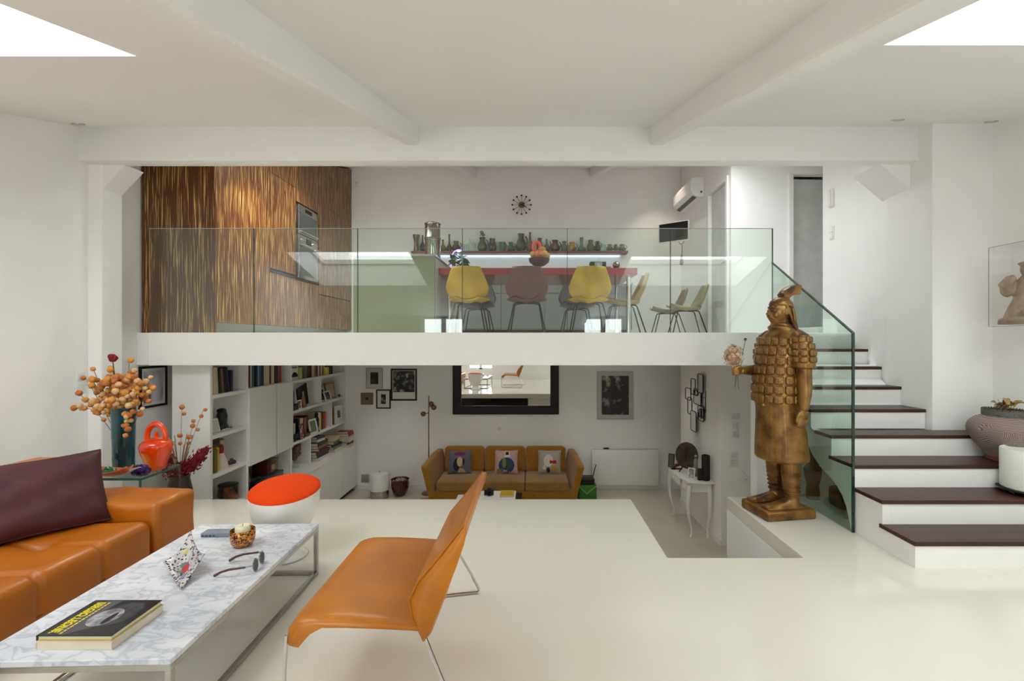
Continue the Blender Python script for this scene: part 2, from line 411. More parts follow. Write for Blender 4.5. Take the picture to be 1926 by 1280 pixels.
# ================================================================== stairs and glass balustrades
tread_m = mat('dark_stained_wood', (78, 48, 40), .38, rgb2=(48, 27, 22), scale=2.5, stretch=(.6, 6, 6), ramp=(.3, .7), coat=.08, spec=.3)
RUN, RIS, SX = .285, .17, 2.445
st = thing('staircase', 'white staircase with dark wood treads rising to the mezzanine', 'staircase', (SX, 3.05, 0))
tm = {}
for n in range(1, 9):
    y0 = 3.05 + RUN * (n - 1); xr = XR if n <= 4 else (3.445 if n < 6 else 3.6)
    if n == 4: xr = XR
    back = y0 + RUN + .02
    if n == 4: back = 4.12
    m = MB(); m.box(-.012, xr - SX, y0 - 3.05 - .012, back - 3.05, RIS * n - .028, RIS * n)
    m.build('tread', tread_m, st, smooth=False, bevel=.004)
    m = MB(); m.box(.0605, xr - SX, y0 - 3.05, y0 - 3.05 + .02, RIS * (n - 1), RIS * n - .028)
    m.build('riser', WHITE2, st, smooth=False)
m = MB(); m.box(.0605, 3.55 - SX, 5.33 - 3.05 - .02, 5.33 - 3.05, RIS * 8, RIS * 9 - .02); m.build('riser', WHITE2, st, smooth=False)
# closed string with a curved underside
top = []
for n in range(1, 9):
    y0 = 3.05 + RUN * (n - 1); top += [(y0, RIS * (n - 1)), (y0, RIS * n - .028)]
top += [(5.33, RIS * 8 - .028), (5.33, RIS * 9 - .03), (5.36, RIS * 9 - .03), (5.36, 1.19)]
arch = [(5.2, 1.19), (4.95, 1.1), (4.7, 1.02), (4.5, .86), (4.4, .74), (4.265, .56), (4.16, .45), (4.06, .385), (3.97, .35), (3.90, .325), (3.84, .29), (3.77, .235), (3.72, .16), (3.69, .08), (3.66, 0)]
prof = [(y - 3.05, z) for y, z in top + arch]
m = MB(); m.poly(prof, 'x', 0, .06)
m.build('stringer', WHITE2, st, smooth=False)
# steps body under the first treads
m = MB(); m.box(.06, XR - SX - .01, .02, .62, .0, RIS - .03); m.box(.06, XR - SX - .01, RUN + .02, .62, RIS - .03, 2 * RIS - .03); m.box(.06, XR - SX - .01, 2 * RUN + .02, .62, 2 * RIS - .03, 3 * RIS - .03)
m.build('step_core', WHITE2, st, smooth=False)
m = MB()
pts = [(y - 3.05, z + .01) for y, z in arch[::-1][3:]]
m.loft([[Vector((.06, y, z)), Vector((1.0, y, z)), Vector((1.0, y, z + .03)), Vector((.06, y, z + .03))] for y, z in pts])
m.build('soffit', WHITE2, st, smooth=False)

# glass along the stair: vertical leading edge, raking top
def pane_obj(name, poly, axis, a, b, parent, m=GLASS):
    mb = MB(); mb.poly(poly, axis, a, b); return mb.build(name, m, parent, smooth=False)
sg = thing('stair_glass_panel', 'tall frameless glass panel guarding the stairs beside the warrior statue', 'glass panel', (2.42, 3.62, 0))
gx0, gx1 = 0, .017
outline = [(0, 0), (1.21, 0), (1.21, 2.23), (0, 1.503)]
mb = MB(); mb.poly(outline, 'x', gx0 + .0005, gx1 - .0005); mb.build('pane', GLASS_PANEL, sg, smooth=False)
mb = MB(); mb.box(gx0 - .001, gx1 + .001, -.010, 0, 0, 1.503); mb.build('front_edge', GLASS_EDGE, sg, smooth=False)
mb = MB(); mb.poly([(-.01, 1.503), (0, 1.503), (1.21, 2.23), (1.21, 2.239), (-.01, 1.510)], 'x', gx0 - .001, gx1 + .001); mb.build('top_edge', mat('glass_edge_top', (78, 94, 90), .12), sg, smooth=False)
# mezzanine balustrade, six panes
bal = thing('glass_balustrade', 'frameless glass balustrade of six panes along the mezzanine edge', 'balustrade', (-.7, 4.85, MEZ))
edges = [281, 478, 673, 870, 1067, 1261, 1453]
dk = mat('glass_edge_grey', (70, 84, 80), .15, var=.1)
for i in range(6):
    x0 = (edges[i] - CX) * 4.85 / F + .003 + .7; x1 = (edges[i + 1] - CX) * 4.85 / F - .003 + .7
    mb = MB(); mb.box(x0, x1, -.008, .008, 0, 1.052); p = mb.build('pane', GLASS, bal, smooth=False)
    mb = MB(); mb.box(x0, x1, -.0085, .0085, 1.052, 1.056); mb.build('top_edge', mat('glass_edge_light', (196, 204, 200), .15), p, smooth=False)
    mb = MB(); mb.box(x1 - .0005, x1 + .0045, -.0085, .0085, 0, 1.056); mb.build('side_edge', dk, p, smooth=False)
# things below the stairs, seen through the glass
sb = thing('bird_sculpture', 'dark carved bird sculpture standing under the stairs behind the glass', 'sculpture', (2.585, 4.40, 0))
bird_m = mat('dark_carved_wood', (70, 44, 38), .55, rgb2=(36, 52, 46), scale=6)
m = MB(); m.lathe([(.055, 0), (.06, .05), (.05, .12), (.07, .2), (.075, .27), (.055, .33), (.04, .37)], 16)
m.build('body', bird_m, sb)
m = MB(); m.lathe([(.04, .36), (.042, .42), (.045, .45), (.03, .485), (.0, .495)], 14); m.tube([(.0, 0, .455), (.05, -.01, .45), (.075, -.01, .435)], [.03, .018, .004], 8); m.build('head', bird_m, sb)
ss = thing('carved_stone', 'dark green round carved stone on a wooden block under the stairs', 'sculpture', (2.80, 4.16, 0))
m = MB(); m.rbox(-.17, .12, -.10, .10, 0, .17, .03, 2); m.build('block', mat('old_wood_block', (46, 40, 30), .7, rgb2=(26, 22, 17), scale=8), ss)
m = MB(); m.ell((-.03, 0, .27), .13, .10, .135, 18, 12); m.build('stone', mat('carved_green_stone', (62, 70, 54), .5, rgb2=(24, 28, 22), scale=11, stretch=(1, 1, 2.5), bump=.6, bscale=14), ss)
# ================================================================== mezzanine kitchen
def zebra():
    m = bpy.data.materials.new('zebra_veneer'); m.use_nodes = True
    nt = m.node_tree; n = nt.nodes; l = nt.links; b = n['Principled BSDF']
    tc = n.new('ShaderNodeTexCoord'); mp = n.new('ShaderNodeMapping'); mp.inputs['Scale'].default_value = (105, 105, 2.4)
    l.new(tc.outputs['Object'], mp.inputs[0])
    nz = n.new('ShaderNodeTexNoise'); nz.inputs['Scale'].default_value = 1.0; nz.inputs['Detail'].default_value = 2; nz.inputs['Distortion'].default_value = .25
    l.new(mp.outputs[0], nz.inputs[0])
    cr = n.new('ShaderNodeValToRGB'); e = cr.color_ramp.elements
    e[0].position = .555; e[0].color = (*lin((100, 58, 30)), 1); e[1].position = .645; e[1].color = (*lin((232, 190, 112)), 1)
    l.new(nz.outputs[0], cr.inputs[0])
    nz2 = n.new('ShaderNodeTexNoise'); nz2.inputs['Scale'].default_value = .8; l.new(mp.outputs[0], nz2.inputs[0])
    mx = n.new('ShaderNodeMix'); mx.data_type = 'RGBA'; mx.blend_type = 'MULTIPLY'; mx.inputs[0].default_value = .35
    l.new(cr.outputs[0], mx.inputs[6]); l.new(nz2.outputs[0], mx.inputs[7]); l.new(mx.outputs[2], b.inputs['Base Color'])
    b.inputs['Roughness'].default_value = .33
    return m
ZEB = zebra()
zgap = mat('cabinet_gap', (24, 16, 12), .6)
CXF = -3.27; CT = 4.05
def cab_unit(y0, y1, label, doors, z0=MEZ + .11, top=None):
    """tall unit: doors = list of (z0,z1) fronts"""
    t = thing('tall_cabinet', label, 'cabinet', (CXF, y0, MEZ), 0, 'tall zebra veneer kitchen cabinets')
    ztop = (zc(y0) - .03 if top is None else top)
    m = MB(); m.poly([(0.002, .11), (y1 - y0 - .002, .11), (y1 - y0 - .002, zc(y1) - .03 - MEZ), (.002, zc(y0) - .03 - MEZ)], 'x', -.76, -.022); m.build('carcass', zgap, t, smooth=False)
    m = MB(); m.box(-.74, -.08, .002, y1 - y0 - .002, 0, .11); m.build('plinth', mat('plinth_grey', (150, 158, 155), .4), t, smooth=False)
    for a, c in doors:
        if c is None:
            m = MB(); m.poly([(.003, a), (y1 - y0 - .003, a), (y1 - y0 - .003, zc(y1) - .03 - MEZ), (.003, zc(y0) - .03 - MEZ)], 'x', -.022, 0)
        else: m = MB(); m.box(-.022, 0, .003, y1 - y0 - .003, a, c)
        m.build('door', ZEB, t, smooth=False, bevel=.002)
    return t
t = cab_unit(4.97, 5.97, 'tall zebra wood cabinet end with dark front nearest the glass balustrade', [(.11, None)])
m = MB(); m.poly([(-.76, 0), (0, 0), (0, zc(4.97) - .03 - MEZ), (-.76, zc(4.97) - .03 - MEZ)], 'y', -.022, 0); m.build('end_panel', ZEB, t, smooth=False)
cab_unit(5.97, 6.64, 'tall zebra wood cabinet left of the oven', [(.11, .80), (.83, 2.03), (2.035, None)])
cab_unit(6.64, 7.36, 'tall zebra wood cabinet that houses the oven', [(.11, .76), (1.86, None)])
cab_unit(7.36, 8.06, 'tall zebra wood cabinet right of the oven', [(.11, .62), (.635, 2.03), (2.035, None)])
cab_unit(8.06, 8.69, 'tall zebra wood cabinet against the back wall', [(.11, .62), (.635, 2.03), (2.035, None)])
scr = mat('oven_screen', (52, 60, 62), .08, var=.05, coat=.5)
def oven(name, label, z0, z1, knobs):
    t = thing(name, label, 'oven', (CXF, 6.70, MEZ + z0)); w = .60; h = z1 - z0
    m = MB(); m.rbox(-.3, .008, 0, w, 0, h, .006, 2); m.build('body', STEEL, t)
    if knobs:
        m = MB(); m.box(.008, .012, .05, w - .05, .05, h - .16); m.build('window', scr, t, smooth=False)
        m = MB(); m.box(.008, .011, .22, w - .22, h - .11, h - .03); m.build('display', BLACK, t, smooth=False)
        for ky in (.09, .15, w - .15, w - .09):
            m = MB(); m.lathe([(.02, 0), (.019, .02), (0, .022)], 14, (0, 0, 0), rotM((.008, ky, h - .07), ry=90)); m.build('knob', CHROME, t)
        m = MB(); m.tube([(.008, .06, h - .145), (.045, .06, h - .145), (.045, w - .06, h - .145), (.008, w - .06, h - .145)], .009); m.build('handle', CHROME, t)
    else:
        m = MB(); m.box(.008, .012, .04, w - .04, .05, h - .11); m.build('window', scr, t, smooth=False)
        m = MB(); m.box(.008, .011, .2, w - .2, h - .08, h - .03); m.build('display', BLACK, t, smooth=False)
        m = MB(); m.tube([(.008, .04, .03), (.035, .04, .03), (.035, w - .04, .03), (.008, w - .04, .03)], .007); m.build('handle', CHROME, t)
oven('built_in_oven', 'stainless steel built-in oven with knobs below the microwave', .80, 1.42, True)
oven('microwave_oven', 'stainless steel built-in microwave above the oven', 1.43, 1.84, False)
m = MB(); m.box(-3.29, -3.262, 5.99, 7.34, MEZ + .775, MEZ + .795)
tag(m.build('handle_rail', DARKM, smooth=False), 'dark horizontal grip rail under the oven front', 'handle rail')
# peninsula with olive end
olive = mat('olive_lacquer', (134, 138, 112), .3, var=.03, scale=2)
t = thing('kitchen_counter', 'olive green kitchen counter with thin steel top beside the red table', 'counter', (-1.58, 5.5, MEZ))
m = MB(); m.box(-.47, .465, 0, 1.5, .0, .885); m.build('body', olive, t, smooth=False, bevel=.003)
m = MB(); m.box(.466, .472, .03, 1.47, .02, .88); m.build('side_panel', mat('pale_panel', (206, 210, 210), .4), t, smooth=False)
m = MB(); m.box(-.48, .48, -.01, 1.51, .885, .91); m.build('worktop', STEEL, t, smooth=False, bevel=.003)
# base cabinets along the back wall
gcab = mat('grey_cabinet', (132, 136, 136), .35, var=.03)
for i in range(5):
    t = thing('base_cabinet', ['grey base cabinet behind the olive counter, first from the left', 'grey base cabinet second from the left along the back wall', 'grey base cabinet third from the left, behind the maroon chair', 'grey base cabinet fourth from the left along the back wall', 'grey base cabinet at the right end of the back run'][i], 'cabinet', (-2.0 + i * .74, 8.1, MEZ), 0, 'grey base cabinets along the back wall')
    m = MB(); m.box(.002, .738, .02, .59, .1, .87); m.build('body', gcab, t, smooth=False)
    m = MB(); m.box(.004, .736, 0, .02, .12, .70); m.build('door', gcab, t, smooth=False, bevel=.002)
    m = MB(); m.box(.004, .736, 0, .02, .73, .865); m.build('drawer', gcab, t, smooth=False, bevel=.002)
    m = MB(); m.box(.01, .73, .05, .5, 0, .1); m.build('plinth', DARKM, t, smooth=False)
m = MB(); m.box(-2.02, 1.72, 8.08, YB - .002, MEZ + .871, MEZ + .90)
tag(m.build('back_worktop', mat('pale_worktop', (208, 208, 205), .25), smooth=False, bevel=.003), 'pale worktop along the back wall under the pottery shelf', 'worktop')
# red table
red = mat('red_laminate', (168, 40, 56), .2, var=.03)
t = thing('bar_table', 'long red table on round steel legs', 'table', (.06, 6.25, MEZ))
m = MB(); m.box(-1.165, 1.20, -.55, .55, .705, .785); m.build('table_top', red, t, smooth=False, bevel=.004)
for (x, y) in ((1.12, -.42), (1.12, .40), (-1.06, .40), (-1.06, -.42)):
    m = MB(); m.cyl((x, y, 0), .028, 0, .705, 16); m.build('leg', CHROME, t)
# shell chairs
def make_chair(col, name, label, loc, rz, s=1.0, group='moulded shell chairs in the kitchen', legm=DARKM):
    t = thing(name, label, 'chair', loc, rz, group); t.scale = (s, s, s)
    # local: faces +y; back at -y
    def back(u, v):
        z = .375 + .375 * v
        half = [.12, .215, .245, .225, .195, .165][min(5, int(v * 5))]
        k = v * 5; i = min(4, int(k)); W = [.13, .225, .245, .22, .19, .155]; half = W[i] + (W[i + 1] - W[i]) * (k - i)
        x = (u - .5) * 2 * half
        y = -.20 - .10 * v + .10 * (abs(u - .5) * 2) ** 2.2 * (1 - .45 * v) + .06 * (1 - v) ** 3
        return Vector((x, y, z))
    m = MB(); m.grid(back, 16, 12); m.build('backrest', col, t, solid=.012, ang=180)
    def seat(u, v):
        W = [.13, .20, .235, .24, .23, .19]; k = v * 5; i = min(4, int(k)); half = W[i] + (W[i + 1] - W[i]) * (k - i)
        a = abs(u - .5) * 2
        return Vector(((u - .5) * 2 * half, -.17 + .45 * v, .385 + .04 * a ** 2.2 + .035 * v ** 2 - .03 * math.sin(v * 3.14)))
    m = MB(); m.grid(seat, 14, 12); m.build('seat', col, t, solid=.014, ang=180)
    for sx in (-1, 1):
        m = MB(); m.tube([(sx * .10, -.10, .355), (sx * .135, -.12, .35), (sx * .15, -.135, .33), (sx * .215, -.235, 0)], .0085); m.build('leg', legm, t)
        m = MB(); m.tube([(sx * .10, .14, .36), (sx * .135, .16, .355), (sx * .15, .17, .335), (sx * .205, .255, 0)], .0085); m.build('leg', legm, t)
    m = MB(); m.tube([(-.10, -.10, .355), (.10, .14, .36)], .008); m.tube([(.10, -.10, .355), (-.10, .14, .36)], .008); m.build('frame', legm, t)
    return t
YEL = mat('mustard_yellow_vinyl', (214, 176, 40), .5, var=.08, scale=5, rgb2=(186, 146, 34))
BRN = mat('oxblood_vinyl', (104, 58, 58), .42, var=.08)
DKB = mat('dark_maroon_shell', (58, 36, 38), .4)
TAN = mat('tan_shell', (176, 150, 98), .45, rgb2=(150, 124, 78))
BEI = mat('greige_shell', (160, 150, 116), .45, rgb2=(136, 126, 96))
slot = mat('slot_green', (56, 92, 60), .6)
def cpos(px, Y): return ((px - CX) * Y / F, Y, MEZ)
make_chair(YEL, 'shell_chair', 'yellow shell chair with its back to the glass, left end of the red table', cpos(882, 5.62), 0)
make_chair(BRN, 'shell_chair', 'maroon shell chair between the two yellow ones', cpos(991, 5.62), 0)
make_chair(YEL, 'shell_chair', 'yellow shell chair right of the maroon chair', cpos(1107, 5.62), 0)
make_chair(DKB, 'shell_chair', 'dark maroon shell chair across the table behind the left yellow chair', cpos(899, 6.75), 180)
make_chair(DKB, 'shell_chair', 'dark maroon shell chair across the table behind the right yellow chair', cpos(1084, 6.75), 180)
make_chair(TAN, 'shell_chair', 'tan shell chair seen from the side at the right end of the table', (1.22, 6.3, MEZ), 86, 1.06)
make_chair(BEI, 'shell_chair', 'greige shell chair against the wall, the farther of two by the kitchen door', (2.22, 7.75, MEZ), 84, 1.0)
make_chair(BEI, 'shell_chair', 'greige shell chair against the wall, the nearer of two by the kitchen door', (2.32, 7.12, MEZ), 84, 1.0)
# shelf and pottery
t = thing('pottery_shelf', 'long dark red wall shelf carrying green and brown pottery', 'shelf', (-.2, YB, 3.03))
m = MB(); m.box(-1.93, 1.90, -.26, -.05, -.04, 0); m.box(-1.93, 1.90, -.05, 0, -.008, 0); m.build('board', mat('plum_shelf', (112, 44, 54), .35), t, smooth=False, bevel=.003)
m = MB(); m.box(-1.8, 1.8, -.045, -.005, -.013, -.009); m.build('light_strip', emit('cool_strip', (205, 225, 245), 8.0), t, smooth=False)
PM = {}
def pm(c, rough=.22):
    k = 'glaze_%d_%d_%d' % c
    return mat(k, c, rough, rgb2=tuple(max(0, int(x * .6)) for x in c), scale=9, coat=.4)
SH = {  # profiles (radius fraction, height fraction)
 'bottle': [(.55, 0), (.95, .12), (1, .28), (.75, .45), (.3, .6), (.24, .9), (.3, 1), (.2, 1), (.16, .9)],
 'slim': [(.8, 0), (1, .15), (.95, .3), (.5, .42), (.35, .55), (.33, .95), (.4, 1), (.25, 1), (.22, .9)],
 'jug': [(.6, 0), (.95, .2), (1, .38), (.8, .6), (.55, .74), (.55, .86), (.68, 1), (.58, 1), (.45, .85)],
 'tulip': [(.75, 0), (.7, .1), (.6, .4), (.62, .6), (.85, .85), (1, 1), (.88, 1), (.6, .7)],
 'mug': [(.75, 0), (.78, .3), (.8, .7), (1, 1), (.9, 1), (.68, .6), (.6, .1)],
 'jar': [(.8, 0), (1, .1), (1, .55), (.8, .72), (.55, .78), (.6, 1), (.5, 1), (.48, .8)],
 'vase': [(.6, 0), (.9, .12), (1, .4), (.85, .62), (.6, .8), (.7, 1), (.58, 1), (.5, .8)],
 'funnel': [(.5, 0), (.95, .06), (1, .14), (.75, .3), (.35, .42), (.32, .55), (.42, 1), (.34, 1), (.25, .6)],
}
POTS = [  # px, height px, width px, colour, shape, handle, label
 (783, 32, 14, (112, 104, 48), 'tulip', 0, 'olive flared vase at the left end of the pottery shelf'),
 (795, 31, 11, (30, 62, 50), 'bottle', 0, 'dark green bottle left of the steel canister'),
 (833, 23, 14, (116, 122, 70), 'bottle', 0, 'squat olive bottle just right of the steel canister'),
 (845, 33, 10, (82, 62, 46), 'slim', 0, 'slender brown bottle with long straight neck'),
 (858, 20, 16, (84, 92, 50), 'jug', 1, 'small round olive jug beside the slender brown bottle'),
 (875, 15, 8, (170, 190, 192), 'mug', 1, 'small clear glass cup on the pottery shelf'),
 (887, 24, 17, (150, 178, 184), 'jar', 0, 'clear glass jar with wide rim'),
 (907, 27, 18, (60, 92, 40), 'jug', 1, 'green jug holding dried grey flowers'),
 (926, 25, 16, (32, 46, 32), 'vase', 0, 'dark green vase with yellow rim'),
 (945, 18, 13, (0, 110, 74), 'mug', 1, 'emerald green mug, the left of two'),
 (961, 18, 14, (0, 92, 62), 'jug', 1, 'emerald green small jug right of the mug'),
 (980, 34, 19, (40, 66, 58), 'jug', 1, 'tall dark green pitcher below the clock'),
 (997, 37, 15, (112, 70, 46), 'bottle', 0, 'tall brown bottle, tallest on the shelf'),
 (1015, 26, 12, (72, 50, 40), 'vase', 0, 'dark brown vase behind the fruit'),
 (1028, 24, 13, (108, 92, 48), 'bottle', 1, 'olive brown bottle with small handle'),
 (1044, 22, 18, (90, 40, 32), 'jug', 1, 'reddish brown pitcher right of the fruit bowl'),
 (1061, 20, 12, (86, 92, 62), 'jug', 1, 'grey green pitcher right of the reddish brown one'),
 (1076, 18, 16, (196, 148, 20), 'jug', 1, 'bright yellow small pitcher'),
 (1094, 27, 17, (66, 142, 112), 'funnel', 0, 'turquoise vase with tall flared neck'),
 (1111, 22, 15, (92, 104, 64), 'jug', 1, 'moss green pitcher right of the turquoise vase'),
 (1124, 20, 12, (40, 60, 54), 'jug', 1, 'blackish green pitcher beside the turquoise frame'),
 (1147, 13, 13, (112, 116, 62), 'jug', 1, 'short olive jug on the small tray'),
 (1158, 13, 9, (54, 76, 68), 'jug', 1, 'tiny dark teal jug on the small tray'),
 (1170, 13, 15, (136, 148, 112), 'jug', 1, 'pale green little teapot at the right end of the shelf'),
]
PY = 8.56; PS = PY / F
for px, h, w, c, sh, hd, lab in POTS:
    z0 = 3.032 if px < 1140 else 3.042
    t = thing('pottery_piece', lab, 'pottery', ((px - CX) * PS, PY, z0), 0, 'pottery on the long red shelf')
    rr = w * PS / 2; hh = h * PS
    mm = GLASS if 'clear glass' in lab else pm(c)
    m = MB(); m.lathe([(max(.0001, a * rr), z * hh) for a, z in SH[sh]], 20); m.build('body', mm, t, ang=60)
    if hd:
        m = MB(); pts = []
        for i in range(9):
            a = R(-75 + 150 * i / 8); pts.append((rr * .62 + rr * .62 * math.cos(a), 0, hh * .62 + hh * .25 * math.sin(a)))
        m.tube(pts, rr * .11, 6); m.build('handle', mm, t)
    if 'dried grey' in lab:
        m = MB()
        for i in range(26):
            a = random.random() * 6.28; r_ = random.random() * .05
            m.ell((r_ * math.cos(a), r_ * math.sin(a), hh + .03 + random.random() * .08), .012, n=6, m=4)
        m.build('dried_flowers', mat('dried_grey', (120, 112, 104), .9), t)
m = MB(); m.box(1.33, 1.72, 8.48, 8.64, 3.031, 3.041); tag(m.build('tray', mat('pale_tray', (200, 196, 186), .5), smooth=False), 'thin pale tray under three small jugs', 'tray')
t = thing('turquoise_tile', 'small square turquoise tile standing among the pottery', 'tile', ((1134 - CX) * PS, 8.58, 3.042))
m = MB(); m.rbox(-.055, .055, -.012, .012, 0, .13, .006, 2); m.build('border', mat('mint_frame', (150, 196, 178), .3), t)
m = MB(); m.box(-.038, .038, -.014, -.012, .02, .11); m.build('face', mat('pale_face', (180, 206, 180), .4), t, smooth=False)
# wall clock with balls
t = thing('wall_clock', 'wall clock with twelve brown balls on thin spokes', 'clock', tuple(at(981, 385, YB - .03)))
wood_b = mat('walnut_ball', (70, 46, 34), .4)
for i in range(12):
    a = R(30 * i); x, z = .168 * math.sin(a), .168 * math.cos(a)
    m = MB(); m.ell((x, 0, z), .0165, n=12, m=8); bl = m.build('ball', wood_b, t)
    m = MB(); m.tube([(x * .3, 0, z * .3), (x * .93, 0, z * .93)], .003, 6); m.build('spoke', mat('brass', (150, 120, 70), .3, 1), bl)
m = MB(); m.lathe([(.055, 0), (.055, .022), (.0, .024)], 24, (0, 0, 0), rotM((0, .012, 0), rx=90)); m.build('hub', mat('brass', (150, 120, 70), .3, 1), t)
m = MB(); m.box(-.006, .006, -.016, -.013, -.02, .07, rotM((0, 0, 0), ry=62)); m.box(-.006, .006, -.019, -.016, -.02, .10, rotM((0, 0, 0), ry=118)); m.build('hands', BLACK, t, smooth=False)
# steel canister on the counter
CAN = mat('canister_steel', (164, 160, 150), .14, 1, var=.04)
t = thing('steel_canister', 'tall two-tier stainless steel water filter on the olive counter', 'canister', (-1.2, 5.8, MEZ + .911))
m = MB(); m.lathe([(.092, 0), (.094, .01), (.094, .215), (.098, .22), (.098, .228), (.094, .232)], 32); m.build('lower_chamber', CAN, t)
m = MB(); m.lathe([(.094, .232), (.100, .24), (.1, .25), (.092, .26), (.092, .41), (.095, .413)], 32); m.build('upper_chamber', CAN, t)
m = MB(); m.lathe([(.097, .413), (.098, .42), (.08, .432), (.02, .438), (.018, .45), (0, .452)], 32); m.build('lid', CAN, t)
# plant with violet grow light
t = thing('potted_plant', 'small leafy plant in a white pot under a violet light behind the counter', 'plant', (-.98, 7.0, MEZ + .785))
t.location = (-.99, 6.5, MEZ + .786); t.scale = (1.35, 1.35, 1.35)
m = MB(); m.lathe([(.05, 0), (.065, .09), (.058, .09), (.05, .08)], 18); m.build('pot', WHITE2, t)
leaf_m = mat('leaf_green', (52, 104, 44), .45, var=.2)
lm = MB(); lm.grid(lambda u, v: Vector(((u - .5) * .06 * math.sin(max(.05, v) * 3.1), v * .085, .02 * math.sin(v * 3.1) + .012 * abs(u - .5))), 4, 6)
lme = lm.mesh('leaf', leaf_m)
for i in range(26):
    o = bpy.data.objects.new('leaf', lme); C.objects.link(o); o.parent = t
    a = random.random() * 6.28; r_ = random.random() * .07
    o.location = (r_ * math.cos(a), r_ * math.sin(a), .09 + random.random() * .11); o.rotation_euler = (R(random.uniform(-20, 60)), R(random.uniform(-30, 30)), a - 1.57)
m = MB(); m.tube([(-.07, .05, 0), (-.09, .05, .2), (-.05, .03, .26), (0, 0, .27)], .006); m.ell((0, 0, .262), .03, .03, .012, 12, 6); m.build('grow_lamp', emit('violet_lamp', (170, 130, 255), 2.5), t)
ld = bpy.data.lights.new('grow_lamp_light', 'POINT'); ld.energy = 1.6; ld.color = (.55, .35, 1); ld.shadow_soft_size = .03
lo = bpy.data.objects.new('grow_lamp_light', ld); C.objects.link(lo); lo.parent = t; lo.location = (0, 0, .235)
# fruit bowl and fruit
bx, by = (1014 - CX) * 5.95 / F, 5.95
t = thing('fruit_bowl', 'dark footed fruit bowl on the red table', 'bowl', (bx, by, MEZ + .786))
m = MB(); m.lathe([(.055, 0), (.05, .012), (.022, .03), (.024, .05), (.07, .065), (.12, .105), (.132, .15), (.124, .15), (.11, .11), (.06, .075), (0, .07)], 32); m.build('bowl', mat('dark_wood_bowl', (58, 38, 42), .35, coat=.3), t)
FR = [(-.07, -.02, .20, .044, (232, 176, 90), 'apple', 'yellow apple at the left of the fruit bowl'), (.0, -.055, .20, .048, (226, 120, 70), 'apple', 'blushed red apple at the front of the fruit bowl'), (.065, -.02, .205, .047, (236, 190, 100), 'apple', 'pale yellow apple right of the blushed one'),
      (.0, .055, .205, .047, (214, 150, 60), 'apple', 'golden apple at the back of the fruit bowl'), (.04, -.0, .265, .042, (240, 150, 80), 'peach', 'peach on top of the apples'), (.10, .05, .195, .04, (220, 190, 60), 'lemon', 'yellow lemon at the right rim of the fruit bowl')]
for x, y, z, r_, c, nm, lab in FR:
    f = thing(nm, lab, 'fruit', (bx + x, by + y, MEZ + .786 + z - r_), 0, 'fruit in the dark bowl')
    m = MB(); m.lathe([(0.001, .004), (r_ * .6, .0), (r_ * .95, r_ * .6), (r_, r_ * 1.05), (r_ * .8, r_ * 1.65), (r_ * .35, r_ * 1.9), (.001, r_ * 1.75)], 16); m.build('flesh', mat('fruit_%d' % c[1], c, .35, var=.15, scale=14), f)
    m = MB(); m.tube([(0, 0, r_ * 1.7), (.004, 0, r_ * 2.15)], .003, 6); m.build('stem', wood_b, f)
f = thing('orange_ring', 'bright orange red ring shaped gourd standing on the fruit', 'gourd', (bx - .03, by + .01, MEZ + .786 + .25))
m = MB(); m.tube([(.045 * math.cos(a), 0, .05 + .058 * math.sin(a)) for a in [6.283 * i / 20 for i in range(20)]], .021, 10, closed=True); m.build('ring', mat('orange_glaze', (240, 84, 20), .3), f)
# radio, sphere, cup
t = thing('radio', 'small black and silver radio on the red table', 'radio', ((1124 - CX) * 5.86 / F, 5.86, MEZ + .786))
m = MB(); m.rbox(-.10, .10, -.05, .05, 0, .095, .012, 2); m.build('case', BLACK, t)
m = MB(); m.box(-.045, .05, -.054, -.05, .012, .085); m.build('front', STEEL, t, smooth=False)
m = MB(); m.lathe([(.028, 0), (.026, .01), (0, .012)], 16, (0, 0, 0), rotM((.0, -.054, .045), rx=90)); m.build('dial', CHROME, t)
t = thing('metal_sphere', 'shiny metal sphere ornament near the right end of the red table', 'ornament', ((1159 - CX) * 5.86 / F, 5.86, MEZ + .786))
m = MB(); m.lathe([(.022, 0), (.02, .008), (.024, .012)], 16); m.build('base', DARKM, t)
m = MB(); m.ell((0, 0, .055), .045, n=20, m=14); m.build('ball', mat('aged_silver', (150, 140, 120), .2, 1, rgb2=(60, 56, 50), scale=12), t)
t = thing('wooden_box', 'little brown wooden box between radio and sphere', 'box', ((1143 - CX) * 5.86 / F, 5.83, MEZ + .786))
m = MB(); m.rbox(-.035, .035, -.025, .025, 0, .022, .003, 1); m.build('base', mat('brown_box', (150, 100, 84), .5), t); m = MB(); m.rbox(-.036, .036, -.026, .026, .023, .032, .003, 1); m.build('lid', mat('brown_box', (150, 100, 84), .5), t)
# air conditioner on the right wall
t = thing('air_conditioner', 'white wall mounted air conditioner in the kitchen corner', 'air conditioner', (2.72, 7.55, 3.72))
prof = [(0, 0), (-.10, 0), (-.17, .03), (-.21, .10), (-.215, .25), (-.19, .30), (0, .31)]
m = MB(); m.poly(prof, 'y', 0, .93); m.build('housing', WHITE2, t, smooth=False, bevel=.008)
m = MB(); m.poly([(-.105, -.002), (-.165, .026), (-.168, .022), (-.108, -.008)], 'y', .05, .88); m.build('louvre', mat('louvre_grey', (90, 90, 90), .5), t, smooth=False)
m = MB(); m.box(-.06, -.03, -.003, 0, .06, .09); m.build('sensor', mat('louvre_grey', (90, 90, 90), .5), t, smooth=False)
